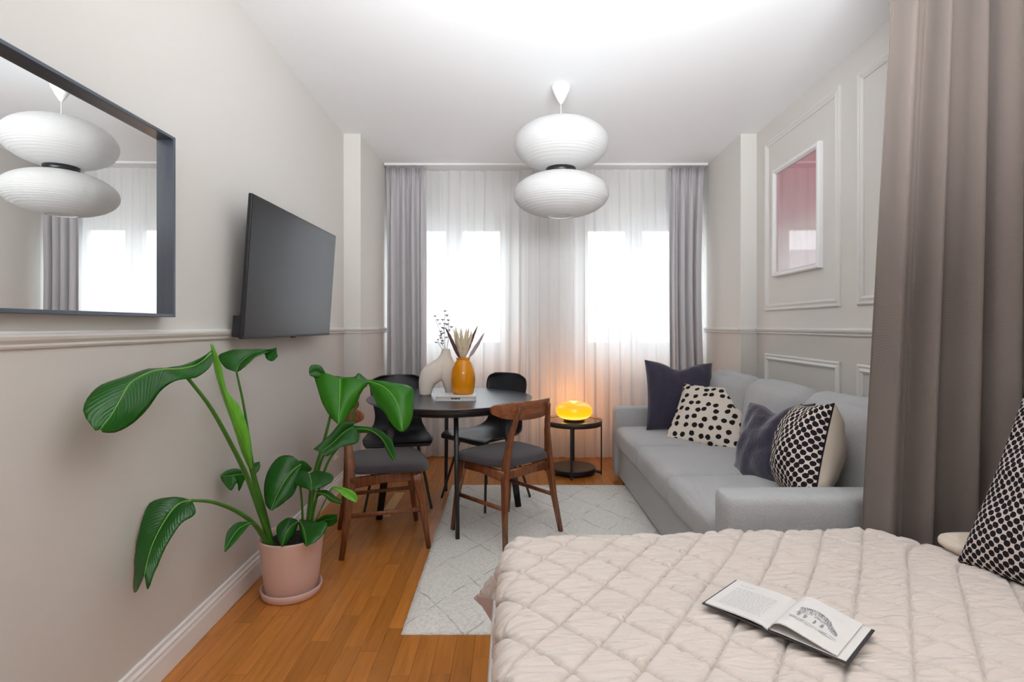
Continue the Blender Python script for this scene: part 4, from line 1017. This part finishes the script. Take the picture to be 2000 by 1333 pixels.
# E, F small lower ones
leaf([(481, 927), (466, 927), (450, 930), (431, 930)], [(480, 922), (462, 916), (444, 919), (430, 929)], [(479, 935), (467, 960), (463, 944), (451, 959), (437, 945), (430, 932)], (2.30, 2.20, .0, -.02), .004)
leaf([(491, 922), (500, 912), (507, 905)], [(490, 915), (497, 905), (508, 902)], [(493, 928), (504, 922), (509, 910)], (2.33, 2.35, 0, 0), .003, rib=0)
leaf([(488, 1022), (466, 1034), (450, 1056), (439, 1078)], [(486, 1020), (462, 1022), (443, 1042), (438, 1077)], [(490, 1023), (473, 1044), (456, 1064), (440, 1079)], (2.2, 2.05, .01, -.02), .006)
stalk([(488, 1022, 2.2), (505, 1030, 2.28), (522, 1060, 2.35), (530, 1085, 2.38)], .004, .006)
# G oval dark
leaf([(588, 907), (570, 922), (553, 945), (540, 970), (529, 997)], [(586, 904), (570, 891), (545, 893), (524, 919), (516, 950), (518, 982), (528, 998)], [(590, 910), (584, 936), (574, 965), (555, 982), (531, 999)], (2.42, 2.28, .03, .0), .012)
leaf([(586, 905), (598, 912), (608, 918)], [(584, 900), (596, 902), (610, 916)], [(582, 916), (592, 924), (606, 921)], (2.42, 2.46, 0, 0), .004, rib=0)
stalk([(588, 908, 2.42), (586, 940, 2.45), (590, 985, 2.47), (592, 1060, 2.47)], .004, .006)
# H folded towards the viewer
leaf([(604, 926), (607, 936), (608, 947), (608, 959)], [(586, 921), (567, 928), (573, 944), (604, 958)], [(630, 922), (650, 928), (646, 944), (612, 958)], (2.42, 2.30, .02, .02), .010)
stalk([(606, 938, 2.42), (608, 980, 2.44), (600, 1060, 2.46)], .004, .006)
# I big right
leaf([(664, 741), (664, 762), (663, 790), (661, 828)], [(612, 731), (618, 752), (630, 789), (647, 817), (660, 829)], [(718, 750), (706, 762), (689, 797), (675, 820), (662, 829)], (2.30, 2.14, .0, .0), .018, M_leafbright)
leaf([(604, 731), (617, 726), (634, 733)], [(603, 727), (608, 714), (626, 715), (638, 733)], [(605, 734), (618, 738), (636, 741)], (2.26, 2.30, 0, -.01), .010, rib=0)
leaf([(612, 734), (660, 744), (718, 752)], [(610, 731), (650, 735), (690, 737), (700, 729), (712, 738), (722, 745)], [(612, 738), (664, 752), (716, 756)], (2.28, 2.34, .05, 0), .008, rib=0)
stalk([(664, 744, 2.33), (645, 815, 2.36), (632, 865, 2.40), (618, 912, 2.43), (607, 966, 2.46), (598, 1070, 2.48)], .005, .011)
# J bright right
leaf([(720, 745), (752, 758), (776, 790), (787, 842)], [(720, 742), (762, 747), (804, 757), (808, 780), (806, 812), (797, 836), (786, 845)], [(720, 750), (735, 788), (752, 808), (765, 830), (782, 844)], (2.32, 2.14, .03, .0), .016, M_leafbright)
stalk([(720, 747, 2.32), (700, 775, 2.40), (678, 850, 2.46), (640, 905, 2.50), (612, 1000, 2.50), (604, 1070, 2.49)], .004, .008)
# K, L under them
leaf([(690, 834), (670, 846), (650, 866), (626, 885)], [(692, 825), (666, 826), (643, 851), (612, 878)], [(702, 850), (697, 866), (666, 874), (640, 891), (626, 888)], (2.42, 2.30, .0, -.03), .010)
stalk([(688, 835, 2.42), (650, 868, 2.44), (628, 900, 2.45), (610, 980, 2.47), (600, 1070, 2.47)], .004, .008)
leaf([(690, 838), (720, 840), (745, 856), (760, 880), (771, 900)], [(692, 832), (733, 837), (756, 851), (769, 870), (775, 901)], [(694, 846), (736, 848), (749, 866), (758, 888), (768, 901)], (2.44, 2.28, .0, .0), .006)
# M, N, O, P, Q
leaf([(648, 953), (668, 958), (684, 968), (697, 980)], [(649, 951), (672, 953), (693, 962), (698, 975)], [(648, 956), (661, 961), (675, 973), (696, 982)], (2.40, 2.34, .0, -.02), .004, M_leafyoung)
stalk([(648, 954, 2.4), (632, 985, 2.46), (612, 1030, 2.47), (605, 1070, 2.47)], .002, .004)
leaf([(618, 963), (636, 966), (652, 976), (668, 982)], [(617, 960), (638, 958), (657, 971), (669, 979)], [(616, 975), (630, 968), (645, 980), (667, 986)], (2.40, 2.36, .0, 0), .004)
leaf([(582, 1019), (567, 1030), (556, 1050), (551, 1068)], [(580, 1016), (562, 1012), (542, 1027), (541, 1046), (550, 1069)], [(583, 1022), (575, 1045), (562, 1060), (552, 1069)], (2.45, 2.30, .02, 0), .008)
leaf([(585, 1017), (592, 1030), (597, 1048), (598, 1067)], [(585, 1020), (588, 1040), (592, 1058), (597, 1068)], [(590, 1015), (615, 1020), (638, 1021), (634, 1042), (615, 1060), (599, 1068)], (2.45, 2.28, .0, -.01), .010)
leaf([(618, 1022), (636, 1016), (659, 1012)], [(617, 1018), (634, 1007), (659, 1005)], [(630, 1030), (648, 1028), (660, 1019)], (2.50, 2.44, .0, -.01), .006)
for (a_, b_x) in ((583, 596), (590, 598), (640, 606), (600, 600)):
    stalk([(a_, 1020, 2.47), ((a_+b_x)/2, 1045, 2.48), (b_x, 1075, 2.48)], .003, .005)

# ---------------------------------------------------------------- bed
bed = empty('bed', (.87, .95, 0)); tag(bed, 'low bed with a white base under the cream quilt', 'bed')
BO = Vector((.87, .95, 0))
def bb(name, a, b, bev, m): return obj(name, B(Vector(a)-BO, Vector(b)-BO, bev), m, bed)
bb('bed_base', (-.062, .30, .125), (1.66, 1.745, .34), .012, M_white)
bb('mattress', (-.035, .32, .341), (1.66, 1.72, .520), .05, M_page)
for x_ in (.05, 1.55):
    for y_ in (.38, 1.62): bb('leg', (x_-.03, y_-.03, 0), (x_+.03, y_+.03, .126), .004, M_white)
# quilt
LA = Vector((.178, 1.316)); va = Vector((.076, -.081)); vb_ = Vector((-.068, -.086)); det = va.x*vb_.y-va.y*vb_.x
def stitch_shade(x, y):
    dx, dy = x-LA.x, y-LA.y
    i = (dx*vb_.y-dy*vb_.x)/det; j = (va.x*dy-va.y*dx)/det
    wob = .05*noise.noise(Vector((x*3, y*3, 2)))
    a = abs(math.sin(PI*(i+wob))); b = abs(math.sin(PI*(j-wob)))
    return max(0, 1-min(a, b)/.13)
def quilt_h(x, y):
    dx, dy = x-LA.x, y-LA.y
    i = (dx*vb_.y-dy*vb_.x)/det; j = (va.x*dy-va.y*dx)/det
    wob = .05*noise.noise(Vector((x*3, y*3, 2)))
    i += wob; j -= wob
    a = abs(math.sin(PI*i)); b = abs(math.sin(PI*j))
    puff = min(1, a*4.5)**.6*min(1, b*4.5)**.6*(.72+.28*a*b)
    wx = noise.noise(Vector((x*4, y*4, 7)))*.03
    wk = noise.noise(Vector((x*7+y*6, (y+wx)*62-x*9, 0)))+.35*noise.noise(Vector((x*20, (y+wx)*100+x*20, 3)))
    return -.0060*(math.exp(-(a/.12)**2)+math.exp(-(b/.12)**2))+.0070*puff+.0100*wk*(.2+.8*puff)*min(1, a*3+.05)*min(1, b*3+.05)+.010*noise.noise(Vector((x*2.3, y*2.3, 4)))
XE, YE, ZQ, RC = .022, 1.705, .533, .055
def wrap(u, v):
    """sheet coords: u<0 hangs over the left edge, v>0 hangs over the far edge"""
    dx = max(0, -u); dy = max(0, v); d = math.hypot(dx, dy)
    hgt = quilt_h(XE+u, YE+v)
    if d < 1e-6: return Vector((XE+u, YE+v, ZQ+hgt))
    ex, ey = -dx/d, dy/d
    corner = min(dx, dy)/max(dx, dy, 1e-6)
    RC_ = RC*(1-.8*corner); L1 = RC_*PI/2
    if d < L1:
        f = RC_*math.sin(d/RC_); g = RC_*(1-math.cos(d/RC_)); nx, nz = math.sin(d/RC_), math.cos(d/RC_)
    else:
        fl = .02+.62*corner; r = d-L1
        f = RC_+r*fl; g = RC_+r*math.sqrt(1-fl*fl); nx, nz = 1, .1
    base = Vector((min(u, 0)*0+(XE+max(u, 0)), YE+min(v, 0), ZQ))
    wv_ = .008*math.sin((u+v)*22)*min(1, max(0, d-L1)*6)
    return base+Vector((ex, ey, 0))*(f+wv_+hgt*nx)+Vector((0, 0, -g+hgt*nz))
us = [-.24+i*.24/34 for i in range(34)]+[i*1.655/400 for i in range(401)]
vsamp = [-1.42+i*1.42/360 for i in range(360)]+[i*.24/34 for i in range(35)]
bm = bmesh.new(); rows = []
for u in us:
    row = []
    for v in vsamp:
        p = wrap(u, v)
        k = max(0, (p.x-1.22)/.22)*max(0, min(1, (p.y-1.45)/.3))
        if p.x > 1.22: p.z -= .035*min(1, k); 
        if p.x > 1.20 and v > -.3: p.y -= .20*min(1, (p.x-1.20)/.35)*min(1, (v+.3)/.3)
        if v > -.9: p.y += (.095*min(1.0, max(0, p.x)/1.15))*min(1, (v+.9)/.9)
        row.append(p)
    rows.append(row)
grid(bm, rows, uv=True)
q = obj('quilt', bm, M_quilt, smooth=True, recalc=True); q.data.materials.append(M_lining)
at = q.data.attributes.new('stitch_shade', 'FLOAT', 'POINT'); at.data.foreach_set('value', [stitch_shade(XE+u, YE+v) for u in us for v in vsamp])
md = q.modifiers.new('thickness', 'SOLIDIFY'); md.thickness = .006; md.offset = -1; md.material_offset = 1
tag(q, 'cream velvet quilt with stitched diamonds spread over the bed', 'quilt')
bm = bmesh.new(); pp = [P(929, 1165, 1.80), P(966, 1172, 1.74), P(964, 1222, 1.70), P(945, 1190, 1.76)]
V0 = [bm.verts.new(p) for p in pp]; V1 = [bm.verts.new(p+Vector((.002, .006, 0))) for p in pp]; bm.faces.new(V0); bm.faces.new(V1)
for k in range(4): bm.faces.new((V0[k], V0[(k+1) % 4], V1[(k+1) % 4], V1[k]))
o = obj('turned_corner', bm, M_lining, q); o['label'] = 'dusty pink lining of the turned corner'

cushion('black and cream woven cushion standing on the quilt at the right edge', Vector((1.475, 1.33, .775)), .275, .085, R(-84), R(24), R(0), M_weave, 0, 20)

# cream pillow edge behind it
bm = softbox((.11, .06, .022), .021, (.01, .01, .012), 12, wr_=.004, seed=4, M=Matrix.Translation((1.475, 1.66, .540))); tag(obj('bed_pillow', bm, M_creamcloth, smooth=True), 'cream pillow lying behind the woven cushion by the taupe curtain', 'pillow')

# ---------------------------------------------------------------- open book
bx = Vector((.666-.465, 1.058-1.283, 0)).normalized(); ang = math.atan2(bx.y, bx.x)
book = empty('open_book', (.628, 1.228, ZQ+.022), ang); tag(book, 'open book with a pencil drawing of an animal lying on the quilt', 'book')
PW, PH = .152, .0885
bm = bmesh.new(); box(bm, (-PW-.004, -PH, 0), (-.008, PH, .003), .0008, 1); box(bm, (.008, -PH, 0), (PW+.004, PH, .003), .0008, 1); box(bm, (-.009, -PH, -.002), (.009, PH, .001), .0008, 1); obj('cover', bm, M_bookcover, book)
def sheet(prof, th, name, m, ph=PH-.004):
    bm = bmesh.new(); rows = []
    for (x_, z_) in prof: rows.append([Vector((x_, y_, z_)) for y_ in (-ph, -ph/2, 0, ph/2, ph)])
    grid(bm, rows, uv=True); lo = [[Vector((p.x, p.y, p.z-th)) for p in r] for r in rows]; grid(bm, lo)
    for j in (0, 4):
        for i in range(len(rows)-1):
            vs_ = [bm.verts.new(p) for p in (rows[i][j], rows[i+1][j], lo[i+1][j], lo[i][j])]; bm.faces.new(vs_)
    for i in (0, len(rows)-1):
        vs_ = [bm.verts.new(p) for p in (rows[i][0], rows[i][4], lo[i][4], lo[i][0])]; bm.faces.new(vs_)
    bmesh.ops.remove_doubles(bm, verts=bm.verts, dist=1e-6)
    return obj(name, bm, m, book, False)
lpf = [(-PW+.003, .0065), (-.12, .0075), (-.08, .0095), (-.04, .0105), (-.015, .009), (-.003, .004)]
sheet(lpf, .0034, 'left_pages', M_page)
sheet([(.003, .005), (.02, .0062), (PW-.002, .0045)], .0014, 'right_endpaper', M_page)
rpf = spline([(.001, .006, 0), (.006, .018, 0), (.018, .026, 0), (.036, .0275, 0), (.07, .021, 0), (.105, .0135, 0), (.134, .0085, 0)], 22); rpf2 = [(p.x, p.y) for p in rpf]
sheet(rpf2, .0022, 'right_pages', M_page)
def rz(x_):
    for a, b in zip(rpf2, rpf2[1:]):
        if a[0] <= x_ <= b[0]: return a[1]+(b[1]-a[1])*(x_-a[0])/(b[0]-a[0])
    return rpf2[-1][1]
def lz(x_):
    for a, b in zip(lpf, lpf[1:]):
        if a[0] <= x_ <= b[0]: return a[1]+(b[1]-a[1])*(x_-a[0])/(b[0]-a[0])
    return lpf[0][1]
# text: short ink dashes of many word lengths, too small in the photograph to read
M_ink = mat('grey ink', (.42, .41, .41), .8); M_ink2 = mat('pencil grey', (.26, .27, .29), .8)
bm = bmesh.new(); rr = random.Random(5)
for r_ in range(13):
    y_ = PH-.042-r_*.0088 + (.012 if r_ == 0 else 0); x_ = -PW+.022; xe = -.030 if r_ else -.095
    if y_ < -PH+.014: break
    while x_ < xe:
        l_ = rr.uniform(.004, .013); x2 = min(xe, x_+l_)
        vv = [bm.verts.new((a, b, lz(a)+.0004)) for a, b in ((x_, y_), (x2, y_), (x2, y_+.0022), (x_, y_+.0022))]; bm.faces.new(vv); x_ = x2+.0025
obj('printed_text', bm, M_ink, book)
# pencil drawing of a shaggy animal: clustered strokes following a body outline
bm = bmesh.new()
def stroke(x_, y_, a, l_, w_):
    n_ = 3; d = Vector((math.cos(a), math.sin(a))); s = Vector((-d.y, d.x))*w_
    for k in range(n_):
        p0 = Vector((x_, y_))+d*l_*k/n_; p1 = Vector((x_, y_))+d*l_*(k+1)/n_
        vv = []
        for p, sg in ((p0, -1), (p1, -1), (p1, 1), (p0, 1)):
            q_ = p+s*sg; xx = min(max(q_.x, .004), .132); vv.append(bm.verts.new((xx, q_.y, rz(xx)+.0005)))
        bm.faces.new(vv)
for k in range(900):
    t = rr.random(); x_ = .030+.082*t
    top = .020+.016*math.sin(PI*min(1, t*1.25))-.030*max(0, t-.72)/.28
    bot = top-.030*(1-.55*max(0, t-.6)/.4)
    y_ = top-(top-bot)*rr.random()**1.8
    stroke(x_, y_, rr.uniform(-1.9, -.9), rr.uniform(.002, .006), .00022)
for k in range(150): _l = rr.choice((.034, .046, .066, .080)); stroke(_l+.005*rr.random(), -.002-.016*rr.random(), -1.5+.3*rr.uniform(-1, 1), .006, .0002)
for k in range(130):
    x_ = .020+.095*rr.random(); stroke(x_, -.040+.012*rr.random()-.10*(x_-.02)*.2, rr.uniform(-.3, .1), rr.uniform(.003, .010), .0002)
for k, x0_ in enumerate((.088, .094, .099, .103)): stroke(x0_, .048, -1.0 if k % 2 else 1.0, .004, .0003)
obj('pencil_drawing', bm, M_ink2, book)
